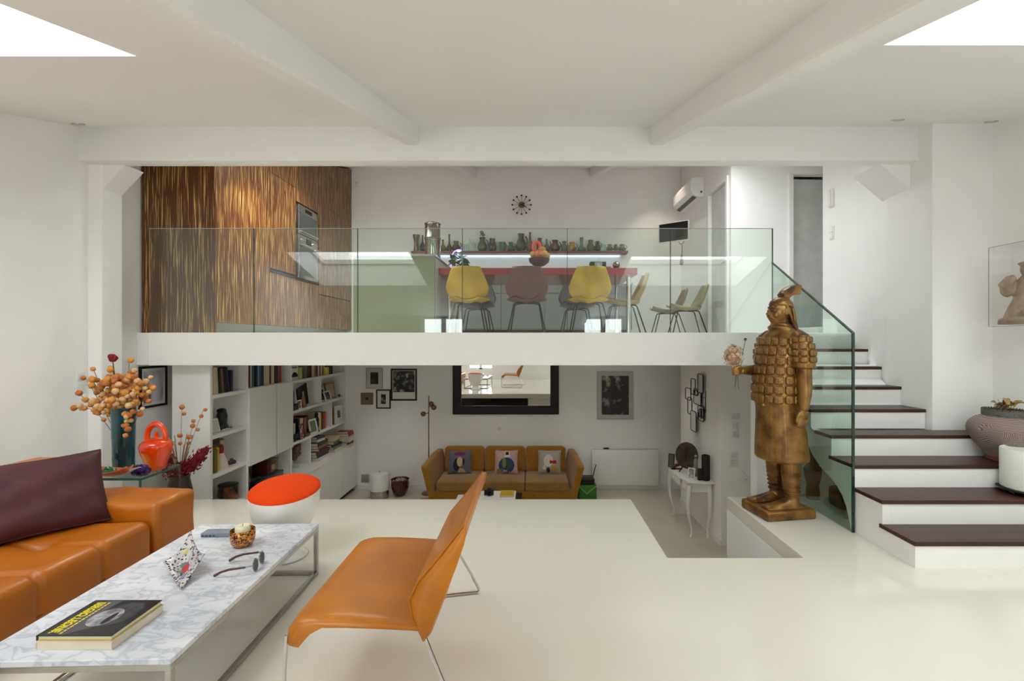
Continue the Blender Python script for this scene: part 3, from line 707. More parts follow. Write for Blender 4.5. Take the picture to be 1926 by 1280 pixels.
# television on an arm
p = at(1267, 436, 8.0)
t = thing('wall_television', 'small flat television with white rim on a wall arm in the corner', 'television', tuple(p), 0); t.rotation_euler = (0, 0, R(-38))
m = MB(); m.rbox(-.265, .265, -.012, .03, -.17, .17, .01, 2); m.build('casing', WHITE2, t)
m = MB(); m.box(-.245, .245, -.016, -.012, -.15, .15); m.build('screen', mat('tv_screen', (22, 26, 27), .1, coat=.3), t, smooth=False)
m = MB(); m.tube([(0, .03, 0), (.05, .2, -.02), (.12, .48, -.02)], .016); m.build('arm', STEEL, t)
t = thing('hanging_keys', 'red tassel and cords hanging below the corner television', 'hanging cord', tuple(at(1282, 470, 8.35)))
m = MB(); m.tube([(-.06, 0, .16), (-.02, 0, .1), (.03, 0, .12), (.05, 0, .2)], .006, 6); m.tube([(.0, 0, .1), (.01, 0, .02), (0, 0, -.1)], .005, 6); m.build('cord', BLACK, t)
m = MB(); m.lathe([(.004, -.26), (.035, -.24), (.03, -.16), (.012, -.1), (.004, -.09)], 12); m.build('tassel', mat('red_brown_tassel', (120, 60, 56), .8), t)
t = thing('motion_sensor', 'tiny white sensor on the back wall beside the tall cabinets', 'sensor', tuple(at(672, 348, YB)))
m = MB(); m.rbox(-.03, .03, -.035, 0, -.07, .07, .012, 3); m.build('body', WHITE2, t)
m = MB(); m.ell((0, -.036, .03), .014, n=10, m=6); m.build('lens', mat('sensor_lens', (205, 205, 200), .2), t)
# entry phone and switches at the landing
t = thing('entry_phone', 'white entry phone on the wall beside the landing door', 'entry phone', (3.615, 5.77, 3.14)); t.location = (3.612, 5.75, 3.05)
m = MB(); m.rbox(-.03, .0, -.04, .04, 0, .22, .008, 2); m.build('base', WHITE2, t); m = MB(); m.rbox(-.05, -.03, -.02, .02, .01, .21, .008, 2); m.build('handset', WHITE2, t)
t = thing('light_switch', 'white double light switch below the entry phone', 'switch', (3.612, 5.75, 2.66))
m = MB(); m.rbox(-.012, 0, -.04, .04, 0, .16, .004, 2); m.build('plate', WHITE2, t)
for z in (.02, .09): m = MB(); m.rbox(-.018, -.012, -.028, .028, z, z + .055, .003, 1); m.build('rocker', WHITE2, t)
# warm downlights added unseen behind the crossbeam to brighten the cabinets
downlight(470, 290, 5.55, 'added unseen downlight above the zebra cabinets, first', 105, (1, .86, .60), R(110)).location.x = -2.75
downlight(560, 290, 6.6, 'added unseen downlight above the zebra cabinets, second', 65, (1, .86, .62), R(110)).location.x = -2.75
# ================================================================== lower level
FX, BX = -3.38, -3.78                      # bookcase front and back planes
bc = thing('bookcase', 'white built-in bookcase full of books along the lower left wall', 'bookcase', (BX, 5.03, LOW))
def bpart(name, x0, x1, y0, y1, z0, z1, m=WHITE2, bevel=.002, parent=bc):
    b = MB(); b.box(x0 - BX, x1 - BX, y0 - 5.03, y1 - 5.03, z0 - LOW, z1 - LOW); return b.build(name, m, parent, smooth=False, bevel=bevel)
TH = .04; TOP = SOF - .005
S1, S2, S3, S0 = .88, .45, .0, -.416       # shelf tops
bpart('side_panel', BX, FX, 5.03, 5.07, LOW, TOP)
for y in (5.69, 6.73): bpart('divider', BX + .02, FX, y - .02, y + .02, S0, TOP)
bpart('side_panel', BX, FX, 8.65, 8.69, S0, TOP)
bpart('back_panel', BX, BX + .02, 5.07, 8.65, LOW, TOP)
for y0, y1, zs in ((5.07, 5.67, (S1 - .01, S2 - .01, .02, S0)), (5.71, 6.71, (S1, -.02, S0)), (6.75, 8.65, (S1, S2, S3))):
    for z in zs: bpart('shelf', BX + .02, FX, y0, y1, z - TH, z)
bpart('divider', BX + .02, FX, 7.67, 7.70, S2, S1 - TH); bpart('divider', BX + .02, FX, 8.08, 8.11, S3, S2 - TH); bpart('divider', BX + .02, FX, 7.30, 7.33, S0, S3 - TH)
d = bpart('door', FX, FX + .022, 5.70, 6.30, -.05, S1 - .005); d = bpart('door', FX, FX + .022, 6.325, 6.74, -.05, S1 - .005)
bpart('base', BX + .02, -3.20, 6.73, 8.67, LOW + .08, S0 - .03); bpart('base_top', BX + .02, -3.17, 6.73, 8.68, S0 - .03, S0)
for y0, y1 in ((6.735, 7.38), (7.385, 8.03), (8.035, 8.675)): bpart('base_door', -3.20, -3.18, y0, y1, LOW + .08, S0 - .035)
bpart('plinth', BX + .02, -3.24, 6.75, 8.66, LOW, LOW + .08, DARKM); bpart('base', BX + .02, FX, 5.07, 6.73, LOW, S0 - TH)
# ---- books
cov = MB(); cov.box(0, 1, -.5, -.42, 0, 1); cov.box(0, 1, .42, .5, 0, 1); cov.box(.96, 1, -.42, .42, 0, 1); COV = cov.mesh('book_cover', BLACK, smooth=False)
pag = MB(); pag.box(.03, .96, -.42, .42, .02, .98); PAGE_M = mat('page_edges', (226, 216, 194), .8); PAG = pag.mesh('book_pages', PAGE_M, smooth=False)
ORD = ['first', 'second', 'third', 'fourth', 'fifth', 'sixth', 'seventh', 'eighth', 'ninth', 'tenth', 'eleventh', 'twelfth', 'thirteenth', 'fourteenth', 'fifteenth', 'sixteenth', 'seventeenth', 'eighteenth']
COL = {'red': (150, 32, 34), 'cream': (214, 198, 164), 'white': (222, 218, 208), 'dark green': (30, 44, 34), 'black': (22, 20, 20), 'tan': (130, 88, 46), 'navy': (30, 38, 66), 'purple': (54, 34, 72), 'maroon': (92, 30, 40), 'teal': (58, 110, 108), 'pale blue': (130, 160, 182), 'blue': (40, 84, 140), 'crimson': (166, 26, 50), 'yellow': (206, 170, 50), 'brown': (84, 56, 40), 'grey': (132, 130, 124), 'orange': (196, 84, 40), 'olive': (104, 104, 50)}
def bm_(c): return mat('book_' + c.replace(' ', '_'), COL[c], .45, var=.08, scale=12)
def add_book(lab, group, loc, dep, th, h, c, rot=(0, 0, 0)):
    t = thing('book', lab, 'book', loc, 0, group); t.rotation_euler = rot; t.scale = (dep, th, h)
    o = bpy.data.objects.new('cover', COV); C.objects.link(o); o.parent = t; setmat(o, bm_(c))
    o = bpy.data.objects.new('pages', PAG); C.objects.link(o); o.parent = t
    return t
def row(y, z, items, where, group, front=FX - .03, maxh=.28):
    for i, it in enumerate(items):
        c, th, h = it[0], it[1], it[2]; lean = it[3] if len(it) > 3 else 0
        dep = random.uniform(.19, .23)
        add_book('%s book, %s from the left %s' % (c, ORD[i], where), group, (front - dep - random.uniform(0, .02), y + th / 2, z + .001 + th / 2 * math.sin(R(lean))), dep, th, h, c, (R(lean), 0, 0))
        y += th + .003 + (math.sin(R(lean)) * h * .28 if (lean and (i + 1 < len(items)) and not (len(items[i + 1]) > 3 and items[i + 1][3])) else 0)
    return y
row(5.085, S1 - .01, [('red', .05, .29), ('cream', .05, .29), ('cream', .045, .285), ('dark green', .035, .28, 4), ('tan', .035, .27, 6), ('black', .04, .28, 7), ('black', .035, .28, 8), ('navy', .03, .28, 9), ('purple', .04, .24)], 'on the narrow top shelf', 'books on the narrow left top shelf')
row(5.72, S1, [('dark green', .05, .29), ('maroon', .05, .29), ('white', .03, .28), ('teal', .055, .28), ('black', .045, .29), ('pale blue', .03, .29), ('blue', .055, .28), ('navy', .05, .285), ('white', .03, .27), ('cream', .06, .29), ('cream', .045, .28), ('maroon', .04, .29), ('cream', .06, .28), ('dark green', .04, .29), ('black', .045, .29), ('cream', .03, .27), ('crimson', .055, .285)], 'on the shelf above the cupboard doors', 'books above the cupboard doors')
row(7.22, S1, [('grey', .06, .27), ('brown', .05, .26), ('maroon', .05, .26), ('black', .05, .26), ('cream', .05, .26), ('yellow', .05, .25), ('teal', .06, .26), ('red', .04, .26), ('white', .05, .26), ('brown', .05, .25), ('cream', .06, .25), ('brown', .05, .26), ('white', .05, .24), ('navy', .07, .26), ('blue', .07, .26), ('maroon', .06, .25), ('black', .08, .25)], 'on the right top shelf', 'books on the right top shelf')
row(6.80, S3, [('grey', .07, .24), ('white', .06, .25)], 'on the third shelf beside the frames', 'books on the third shelf of the right bay')
row(7.02, S3, [('navy', .05, .30), ('cream', .09, .29), ('tan', .07, .28), ('red', .05, .29), ('black', .06, .30)], 'in the middle of the third shelf', 'books on the third shelf of the right bay')
row(7.66, S3, [('cream', .08, .29), ('yellow', .05, .28), ('dark green', .04, .28), ('red', .05, .27), ('orange', .06, .27)], 'left of the small divider', 'books on the third shelf of the right bay')
row(8.12, S3, [('white', .05, .27), ('red', .04, .27), ('tan', .05, .27), ('white', .05, .26)], 'right of the small divider', 'books on the third shelf of the right bay')
row(6.78, S2, [('brown', .06, .24), ('maroon', .06, .27), ('white', .03, .28)], 'on the second shelf of the right bay', 'books on the second shelf')
row(5.085, .02, [('yellow', .06, .24), ('olive', .05, .25), ('yellow', .05, .26)], 'on the third shelf of the narrow bay', 'books in the narrow left bay')
for i, c in enumerate(('brown', 'black', 'brown')):
    add_book('%s flat book, %s from the top of the pile on yellow books' % (c, ORD[2 - i]), 'books lying on the yellow books', (FX - .27, 5.14 - 0, .285 + i * .032 + .015 + .001), .2, .028, .15, c, (R(-90), 0, 0)).location.z = .284 + .016 + i * .031
def pile(x, y, z, items, where, group, rz=0):
    for i, (c, w, d, th) in enumerate(items):
        a = rz + random.uniform(-7, 7)
        t = add_book('%s book lying flat, %s from the bottom %s' % (c, ORD[i], where), group, (0, 0, 0), d, th - .0015, w, c)
        # lie flat: thickness axis up
        t.rotation_euler = (R(-90), 0, R(a)); t.location = Vector((x, y, z + th / 2)) + Matrix.Rotation(R(a), 3, 'Z') @ Vector((-d / 2, -w / 2, 0)); z += th
    return z
pile(-3.42, 7.56, S0, [('white', .34, .26, .05), ('navy', .36, .26, .045), ('maroon', .40, .27, .05), ('black', .34, .25, .04), ('tan', .36, .26, .045), ('black', .4, .25, .05), ('white', .22, .2, .04), ('navy', .22, .2, .04)], 'of the pile on the low cabinet', 'books piled on the low cabinet')
pile(-3.40, 8.10, S0, [('white', .3, .24, .05), ('grey', .3, .24, .04), ('navy', .34, .22, .04), ('olive', .3, .2, .05), ('cream', .26, .2, .06)], 'of the middle pile on the low cabinet', 'books piled on the low cabinet')
pile(-3.30, 8.44, S0, [('cream', .22, .24, .05), ('purple', .22, .22, .035), ('white', .2, .22, .03), ('white', .22, .24, .04), ('cream', .2, .23, .04), ('red', .22, .24, .045), ('red', .2, .22, .03)], 'of the red-topped pile', 'books in the red-topped pile')
# ---- shelf objects
def frame(lab, loc, w, h, pic, border, rz=0, tilt=0, bw=.02, matte=None, mw=.03, name='picture_frame', cat='picture', th=.02, group=None):
    """picture frame facing -y before rotation, base at loc"""
    t = thing(name, lab, cat, loc, 0, group); t.rotation_euler = (R(tilt), 0, R(rz))
    b = MB(); b.box(-w / 2, w / 2, -th, 0, 0, bw); b.box(-w / 2, w / 2, -th, 0, h - bw, h); b.box(-w / 2, -w / 2 + bw, -th, 0, bw, h - bw); b.box(w / 2 - bw, w / 2, -th, 0, bw, h - bw)
    b.build('border', border, t, smooth=False, bevel=.002)
    if matte:
        b = MB(); b.box(-w / 2 + bw, w / 2 - bw, -th * .55, -.002, bw, h - bw); b.build('mount', matte, t, smooth=False)
        ins = bw + mw
    else: ins = bw
    if isinstance(ins, (int, float)): ins = (ins, ins, ins, ins)
    b = MB(); b.box(-w / 2 + ins[0], w / 2 - ins[1], -th * .65, -.001, ins[2], h - ins[3]); b.build('print', pic, t, smooth=False)
    return t
def blotch(name, cols, scale, seed=0, rough=.5, detail=3, stretch=(1, 1, 1)):
    """abstract printed picture: hard patches of the given colours"""
    if name in MATS: return MATS[name]
    m = bpy.data.materials.new(name); m.use_nodes = True; nt = m.node_tree; n = nt.nodes; l = nt.links; b = n['Principled BSDF']
    tc = n.new('ShaderNodeTexCoord'); mp = n.new('ShaderNodeMapping'); mp.inputs['Location'].default_value = (seed * 3.7, seed * 1.3, seed * 2.1); mp.inputs['Scale'].default_value = stretch
    nz = n.new('ShaderNodeTexNoise'); nz.inputs['Scale'].default_value = scale; nz.inputs['Detail'].default_value = detail
    cr = n.new('ShaderNodeValToRGB'); l.new(tc.outputs['Object'], mp.inputs[0]); l.new(mp.outputs[0], nz.inputs[0]); l.new(nz.outputs[0], cr.inputs[0]); l.new(cr.outputs[0], b.inputs['Base Color'])
    k = len(cols); e = cr.color_ramp.elements
    while len(e) < k: e.new(.5)
    for i, c in enumerate(cols): e[i].position = .32 + .36 * i / max(1, k - 1); e[i].color = (*lin(c), 1)
    b.inputs['Roughness'].default_value = rough; MATS[name] = m; return m
BWP = blotch('bw_photo', [(12, 12, 12), (34, 33, 32), (70, 68, 66), (150, 148, 145), (215, 213, 210)], 9, 1)
BWP2 = blotch('bw_photo_dense', [(12, 12, 11), (38, 37, 35), (20, 20, 19), (110, 108, 104), (190, 188, 182)], 14, 2, detail=6)
PAPER = mat('paper_white', (226, 223, 217), .7, var=.01); BFR = mat('black_frame', (24, 21, 19), .4)
WFR = mat('silver_frame', (150, 140, 136), .35, .4)
sil = mat('pale_mount', (206, 200, 196), .7)
def wp(px, py, d=YB - .001): v = at(px, py, d); return (v.x, d, v.z)
K = 103.4
frame('thin silver framed black and white photograph, top left of the picture group', wp(704.5, 730), 31 / K, 38.5 / K, BWP, WFR, bw=.008, matte=sil, mw=.07)
frame('large black framed photograph of a crowd beside the small frames', wp(760, 753), 49 / K, 60 / K, BWP2, BFR, bw=.03, matte=PAPER, mw=(0)).children
for ch in list(bpy.data.objects):
    if ch.name.startswith('print') and ch.parent and ch.parent.get('label', '').startswith('large black framed'):
        bpy.data.objects.remove(ch)
big = [o for o in bpy.data.objects if o.get('label', '').startswith('large black framed')][0]
b = MB(); b.box(-.195, .195, -.014, -.010, .155, .54); b.build('print', BWP2, big, smooth=False)
frame('small square taupe panel with a tiny dark photograph', wp(690.5, 760.5), 23 / K, 22.5 / K, BWP, mat('taupe_panel', (134, 112, 90), .6), bw=.083)
frame('small black framed portrait with wide white mount', wp(721.5, 768), 27 / K, 36 / K, BWP2, BFR, bw=.022, matte=PAPER, mw=.065)
ART = blotch('dark_collage', [(20, 16, 16), (36, 28, 28), (62, 34, 36), (30, 26, 26), (130, 120, 112), (190, 178, 156)], 5, 3, detail=7)
frame('tall dark collage print in a pale glazed frame above the radiator', wp(1157, 788), 68 / K, 90 / K, ART, mat('pale_grey_frame', (182, 178, 174), .4), bw=.012, matte=mat('pale_glazed_mount', (196, 192, 188), .3), mw=.07)
frame('black framed photograph of two standing figures on the left wall', (XL + .001, 5.11, .74), .37, .44, blotch('figure_photo', [(60, 58, 72), (96, 92, 110), (190, 184, 196), (208, 204, 212)], 7, 5, detail=2, stretch=(1, 1, .5)), BFR, rz=90, bw=.025, matte=PAPER, mw=.03)
# ---- big mirror
t = thing('wall_mirror', 'large mirror in a wide black woven frame above the mustard sofa', 'mirror', wp(951.5, 778.5))
t.location = (wp(951.5, 778.5)[0], YB - .001, wp(951.5, 778.5)[2]); W, H = 199 / K, 1.12
fr = mat('black_woven_frame', (20, 18, 18), .45, bump=.8, bscale=70)
for (x0, x1, z0, z1) in ((-W / 2, W / 2, 0, .155), (-W / 2, W / 2, H - .155, H), (-W / 2, -W / 2 + .155, .155, H - .155), (W / 2 - .155, W / 2, .155, H - .155)):
    b = MB(); b.box(x0, x1, -.045, 0, z0, z1); b.build('frame_side', fr, t, smooth=False, bevel=.01)
b = MB(); b.box(-W / 2 + .15, W / 2 - .15, -.012, -.004, .15, H - .15); b.build('glass', mat('mirror_silver', (238, 238, 236), .01, 1, var=0), t, smooth=False)
# television under the middle floor, seen in the mirror
t = thing('wide_television', 'wide black television on the wall below the floor edge, seen in the mirror', 'television', (-1.1, 4.2, -1.0))
b = MB(); b.rbox(-1.0, 1.0, .0, .05, 0, .86, .008, 2); b.build('casing', BLACK, t); b = MB(); b.box(-.98, .98, .05, .053, .02, .84); b.build('screen', mat('tv_screen', (22, 26, 27), .1), t, smooth=False)
# ---- mustard sofa
mus = mat('mustard_tweed', (166, 112, 14), .9, rgb2=(132, 88, 12), scale=60, sheen=.3, bump=.25, bscale=160)
musw = mat('worn_mustard_seat', (150, 108, 38), .9, rgb2=(122, 96, 54), scale=5, sheen=.3, bump=.25, bscale=160)
SY = 7.72; SYB = 8.55
xl, xr = (803 - CX) * SY / F, (1088 - CX) * SY / F; cxs = (xl + xr) / 2; hw = (xr - xl) / 2
t = thing('mustard_sofa', 'three seat mustard tweed sofa below the mirror', 'sofa', (cxs, SY, LOW))
b = MB(); b.rbox(-hw + .05, hw - .05, .02, .8, .12, .28, .03, 3); b.build('base', mus, t)
iw = (2 * hw - .30) / 3
for i in range(3):
    x0 = -hw + .15 + i * iw
    def puff(p, x0=x0):
        u = (p.x - x0) / iw; v = (p.y + .02) / .66
        if p.z > .35: p.z += .022 * max(0, math.sin(max(0, min(1, u)) * 3.14)) * max(0, math.sin(max(0, min(1, v)) * 3.14)) ** .5
        return p
    b = MB(); b.rbox(x0 + .004, x0 + iw - .004, -.02, .64, .27, .43, .035, 4, sub=6, fn=puff); b.build('seat_cushion', musw, t)
    b = MB(); b.rbox(x0 + .004, x0 + iw - .004, .0, .17, .0, .46, .07, 5, M=rotM((0, .60, .40), rx=-12)); b.build('back_cushion', mus, t)
for s in (-1, 1):
    pr = [(-.02, .14), (.80, .14), (.86, .77), (.62, .765), (.0, .685), (-.03, .655)]
    b = MB()
    rings = []
    for x, o in ((0, 0.0), (.11, 0.0)):
        rings.append([Vector((s * (hw - .14 + x - .12 * y / .86 + (.12 * (z - .14) / .5)), y, z)) for y, z in pr])
    b.loft(rings); b.build('arm', mus, t, smooth=False, bevel=.03)
for x in (-hw + .15, hw - .15):
    for y in (.1, .7):
        b = MB(); b.tube([(x, y, .13), (x * 1.02, y - .02, 0)], .012); b.build('leg', CHROME, t)
def pillow(lab, loc, w, m, patches, rz=0, tilt=-18):
    t = thing('cushion', lab, 'cushion', loc, 0, 'printed cushions on the mustard sofa'); t.rotation_euler = (R(tilt), 0, R(rz))
    def P(u, v, s):
        a, c = u * 2 - 1, v * 2 - 1
        e = max(0, (1 - abs(a) ** 2.5) * (1 - abs(c) ** 2.5)) ** .5
        k = 1 - .06 * (1 - abs(a) ** 2) * abs(c) ** 4 - .0; k2 = 1 - .06 * (1 - abs(c) ** 2) * abs(a) ** 4
        return Vector((a * w / 2 * k2, -s * .065 * e, w / 2 + c * w / 2 * k))
    b = MB(); b.grid(lambda u, v: P(u, v, 1), 14, 14); b.grid(lambda u, v: P(u, v, -1), 14, 14); b.build('cover', m, t, ang=180)
    for i, (pm_, pts) in enumerate(patches):
        b = MB(); cxp = sum(p[0] for p in pts) / len(pts); cyp = sum(p[1] for p in pts) / len(pts); n = len(pts)
        vs = []
        for rr in (0.02, .5, 1):
            for p in pts:
                q = P(cxp + (p[0] - cxp) * rr, cyp + (p[1] - cyp) * rr, 1); q.y -= .0025 + .0012 * i; vs.append(q)
        b.add(vs, [(j * n + k, j * n + (k + 1) % n, (j + 1) * n + (k + 1) % n, (j + 1) * n + k) for j in range(2) for k in range(n)] + [tuple(range(n))])
        b.build('print_patch', pm_, t, ang=180)
    return t
def el(cx_, cy_, rx, ry, n=14, a0=0): return [(cx_ + rx * math.cos(a0 + 6.283 * i / n), cy_ + ry * math.sin(a0 + 6.283 * i / n)) for i in range(n)]
fab = lambda nm, c: mat('fabric_' + nm, c, .9, var=.05, scale=30)
pz = LOW + .445
def pp(px): return ((px - CX) * (SY + .38) / F, SY + .36, pz)
pillow('grey cushion with magenta and dark shapes at the left of the mustard sofa', pp(865), .40, fab('slate', (96, 98, 106)), [(fab('dark', (40, 30, 38)), el(.36, .38, .13, .26)), (fab('magenta', (118, 34, 82)), el(.5, .84, .25, .085)), (fab('sand', (196, 168, 128)), el(.5, .5, .12, .2)), (fab('dark', (40, 30, 38)), el(.66, .5, .05, .14)), (fab('blush', (196, 150, 130)), [(.4, .03), (.78, .03), (.66, .2), (.5, .24)])], 6)
pillow('pink cushion with blue and green shapes in the middle of the mustard sofa', pp(952), .40, fab('pink', (190, 152, 150)), [(fab('blue', (38, 62, 104)), el(.52, .35, .34, .33)), (fab('olive', (120, 118, 40)), el(.42, .45, .08, .22, a0=.4)), (fab('green', (52, 82, 58)), el(.6, .3, .07, .26)), (fab('ivory', (206, 200, 184)), [(.42, .68), (.66, .68), (.66, .95), (.42, .95)]), (fab('dark', (40, 30, 38)), [(.47, .78), (.61, .78), (.61, .92), (.47, .92)]), (fab('olive', (120, 118, 40)), [(.1, .05), (.3, .05), (.28, .2), (.12, .2)])])
pillow('pale grey cushion with white, red and ochre shapes at the right of the mustard sofa', pp(1033), .40, fab('stone', (160, 156, 142)), [(fab('ivory2', (204, 198, 182)), el(.46, .55, .2, .26)), (fab('red', (160, 40, 40)), [(.52, .42), (.8, .42), (.8, .56), (.52, .56)]), (fab('ochre', (176, 136, 50)), el(.7, .22, .16, .1, a0=.2)), (fab('dark', (40, 30, 38)), el(.46, .15, .08, .12)), (fab('ivory2', (204, 198, 182)), el(.3, .26, .07, .1))], -4)
# ---- low white table and things on it
t = thing('low_table', 'low white nested coffee table in front of the mustard sofa', 'table', (-.61, 7.0, LOW))
b = MB(); b.box(-.52, .42, -.55, .35, .30, .335); b.build('table_top', WHITE2, t, smooth=False, bevel=.004)
b = MB(); b.box(-.30, .37, .0, .36, .365, .39); b.build('raised_top', WHITE2, t, smooth=False, bevel=.004)
for x, y in ((-.48, -.5), (.38, -.5), (-.48, .3), (.38, .3)): b = MB(); b.box(x - .02, x + .02, y - .02, y + .02, 0, .30); b.build('leg', WHITE2, t, smooth=False)
b = MB(); b.box(.37, .46, .05, .36, .02, .36); b.build('side_block', DARKM, t, smooth=False)
b = MB(); b.box(-.28, .3, .05, .3, .335, .365); b.build('riser_block', DARKM, t, smooth=False)
t = thing('camera', 'black camera on the low white table', 'camera', (-.64, 7.17, LOW + .391))
b = MB(); b.rbox(-.07, .07, -.03, .03, 0, .08, .012, 2); b.build('body', BLACK, t); b = MB(); b.cyl((0, 0, 0), .032, 0, .05, 16, M=rotM((.01, -.03, .04), rx=90)); b.build('lens', DARKM, t); b = MB(); b.rbox(-.02, .03, -.02, .02, .08, .10, .006, 2); b.build('viewfinder', BLACK, t)
t = add_book('yellow edged magazine on the low white table', 'magazines on the low table', (-.42, 7.2, LOW + .391 + .0125), .2, .024, .26, 'yellow', (R(-90), 0, 0)); t.location = (-.47, 7.05, LOW + .391 + .012)
add_book('dark magazine at the front of the low white table', 'magazines on the low table', (-.86, 6.62, LOW + .336 + .006), .32, .011, .22, 'grey', (R(-90), 0, 0)); add_book('small olive magazine at the right front of the low table', 'magazines on the low table', (-.45, 6.62, LOW + .336 + .006), .2, .011, .2, 'olive', (R(-90), 0, 0))
# ---- radiator
t = thing('radiator', 'white flat panel radiator on the back wall right of the mustard sofa', 'radiator', wp(1174.5, 910))
b = MB(); b.rbox(-.605, .605, -.10, -.035, 0, .645, .015, 3); b.build('panel', WHITE2, t)
b = MB(); b.box(-.58, .58, -.085, -.045, .645, .652); b.build('top_grille', mat('vent_grey', (190, 188, 184), .5), t, smooth=False)
for x in (-.4, .4): b = MB(); b.box(x - .03, x + .03, -.035, 0, .1, .5); b.build('bracket', STEEL, t, smooth=False)
b = MB(); b.tube([(-.6, -.06, .05), (-.63, -.06, .03), (-.64, -.05, -.15)], .008); b.build('pipe', WHITE2, t)
t = thing('dark_soap_stone', 'small dark red stone lying on top of the radiator', 'stone', (wp(1139, 843)[0], YB - .067, wp(1139, 843)[2] - .003)); b = MB(); b.ell((0, 0, .018), .06, .03, .018, 12, 8); b.build('stone', mat('dark_red_stone', (70, 32, 34), .4), t)
# ---- outlets, vent, switches
def plate(lab, loc, w, h, rz=0, name='wall_socket', cat='socket', n=1):
    t = thing(name, lab, cat, loc, rz); b = MB(); b.rbox(-w / 2, w / 2, -.01, 0, -h / 2, h / 2, .003, 2); b.build('plate', WHITE2, t)
    for i in range(n):
        z = (i - (n - 1) / 2) * h / n; b = MB(); b.rbox(-w * .32, w * .32, -.014, -.01, z - h / n * .34, z + h / n * .34, .003, 1); b.build('insert', mat('switch_insert', (226, 225, 222), .4), t)
plate('white wall socket above the mustard sofa', wp(940, 805), .085, .085); plate('white wall socket to the right above the radiator', wp(1247, 801), .085, .085)
t = thing('vent_grille', 'small grey ventilation grille low on the back wall', 'vent', wp(687, 899)); b = MB(); b.rbox(-.075, .075, -.012, 0, -.075, .075, .003, 1); b.build('frame', mat('vent_grey', (190, 188, 184), .5), t)
for i in range(7): b = MB(); b.box(-.058, .058, -.015, -.011, -.058 + i * .0175, -.05 + i * .0175); b.build('slat', mat('slat_grey', (140, 139, 136), .5), t, smooth=False)
# ---- floor lamp
t = thing('floor_lamp', 'slim brass floor lamp with three small globes behind the sofa arm', 'lamp', ((806.5 - CX) * 8.45 / F, 8.45, LOW))
cop = mat('copper', (150, 112, 96), .22, 1); top = at(806.5, 744, 8.45).z - LOW
b = MB(); b.tube([(0, 0, .02), (0, 0, top)], .009, 8); b.build('pole', cop, t); b = MB(); b.lathe([(.13, 0), (.13, .015), (.02, .022), (.012, .03)], 24); b.build('base', cop, t)
for (gx, gy, s) in ((796, 778, -1), (811, 759, 1), (816, 766, 1)):
    q = at(gx, gy, 8.4); dx = q.x - t.location.x; dz = q.z - LOW
    b = MB(); b.ell((dx, -.05, dz), .046, n=16, m=12); g = b.build('globe', cop, t); b = MB(); b.tube([(0, 0, dz + .01), (dx, -.05, dz)], .007, 6); b.build('arm', cop, g)
t = thing('pink_disc', 'flat pink round dish on the floor beside the sofa', 'dish', ((800 - CX) * 8.0 / F, 8.02, LOW)); t.location = ((799 - CX) * 8.05 / F, 8.05, LOW)
b = MB(); b.lathe([(.10, 0), (.12, .015), (.11, .015), (.09, .006), (0, .006)], 24); b.build('dish', mat('salmon', (190, 116, 98), .5), t); b = MB(); b.ell((0, 0, .02), .03, .03, .012, 10, 6); b.build('knob', mat('salmon', (190, 116, 98), .5), t)
# ---- white drum lamp and burgundy pot
t = thing('drum_lamp', 'white drum floor lamp with steel foot in the back corner', 'lamp', ((714 - CX) * 8.25 / F, 8.25, LOW))
b = MB(); b.lathe([(.15, 0), (.155, .01), (.155, .12), (.15, .125)], 32); b.build('foot', STEEL, t); b = MB(); b.lathe([(.15, .125), (.165, .14), (.165, .38), (.155, .41), (.12, .425), (0, .43)], 32); b.build('shade', mat('opal_white', (232, 231, 228), .3), t); b = MB(); b.lathe([(.012, .43), (.012, .445), (0, .446)], 10); b.build('knob', STEEL, t)
t = thing('burgundy_planter', 'round burgundy glazed planter next to the drum lamp', 'planter', ((752.5 - CX) * 8.35 / F, 8.35, LOW))
b = MB(); b.lathe([(.08, 0), (.12, .05), (.15, .14), (.155, .22), (.15, .27), (.16, .285), (.15, .29), (.14, .27), (.14, .2), (0, .19)], 28); b.build('pot', mat('burgundy_glaze', (72, 18, 28), .2, coat=.5), t)
b = MB()
for i in range(30): a = random.random() * 6.28; r_ = random.random() * .12; b.ell((r_ * math.cos(a), r_ * math.sin(a), .25 + random.random() * .03), .022, n=6, m=4)
tag(b.build('pebbles', mat('pebble_mix', (120, 84, 84), .7, rgb2=(170, 160, 150), scale=20), t), kind='stuff')
# ---- green folding crate
t = thing('green_crate', 'green fabric storage bag with black top beside the radiator', 'bag', ((1104 - CX) * 8.1 / F, 8.1, LOW))
gr = mat('green_nylon', (52, 120, 36), .5, var=.1)
b = MB(); b.rbox(-.15, .15, -.13, .13, 0, .29, .02, 2); b.build('body', gr, t); b = MB(); b.rbox(-.13, .12, -.11, .12, .285, .40, .03, 2); b.build('top', BLACK, t)
b = MB(); b.tube([(-.14, -.137, .27), (-.02, -.138, .15), (.14, -.137, .28)], .004, 6); b.tube([(.14, -.137, .28), (.16, -.1, .2)], .004, 6); b.build('cord', mat('cord_white', (200, 205, 190), .6), t)
t = thing('folded_umbrella', 'dark cable loop leaning between bag and radiator', 'cable', ((1112 - CX) * 8.45 / F, 8.45, LOW)); b = MB(); b.tube([(0, 0, 0), (.03, 0, .3), (.09, .05, .5)], .008, 6); b.build('cable', BLACK, t); t.name = 'cable_loop'
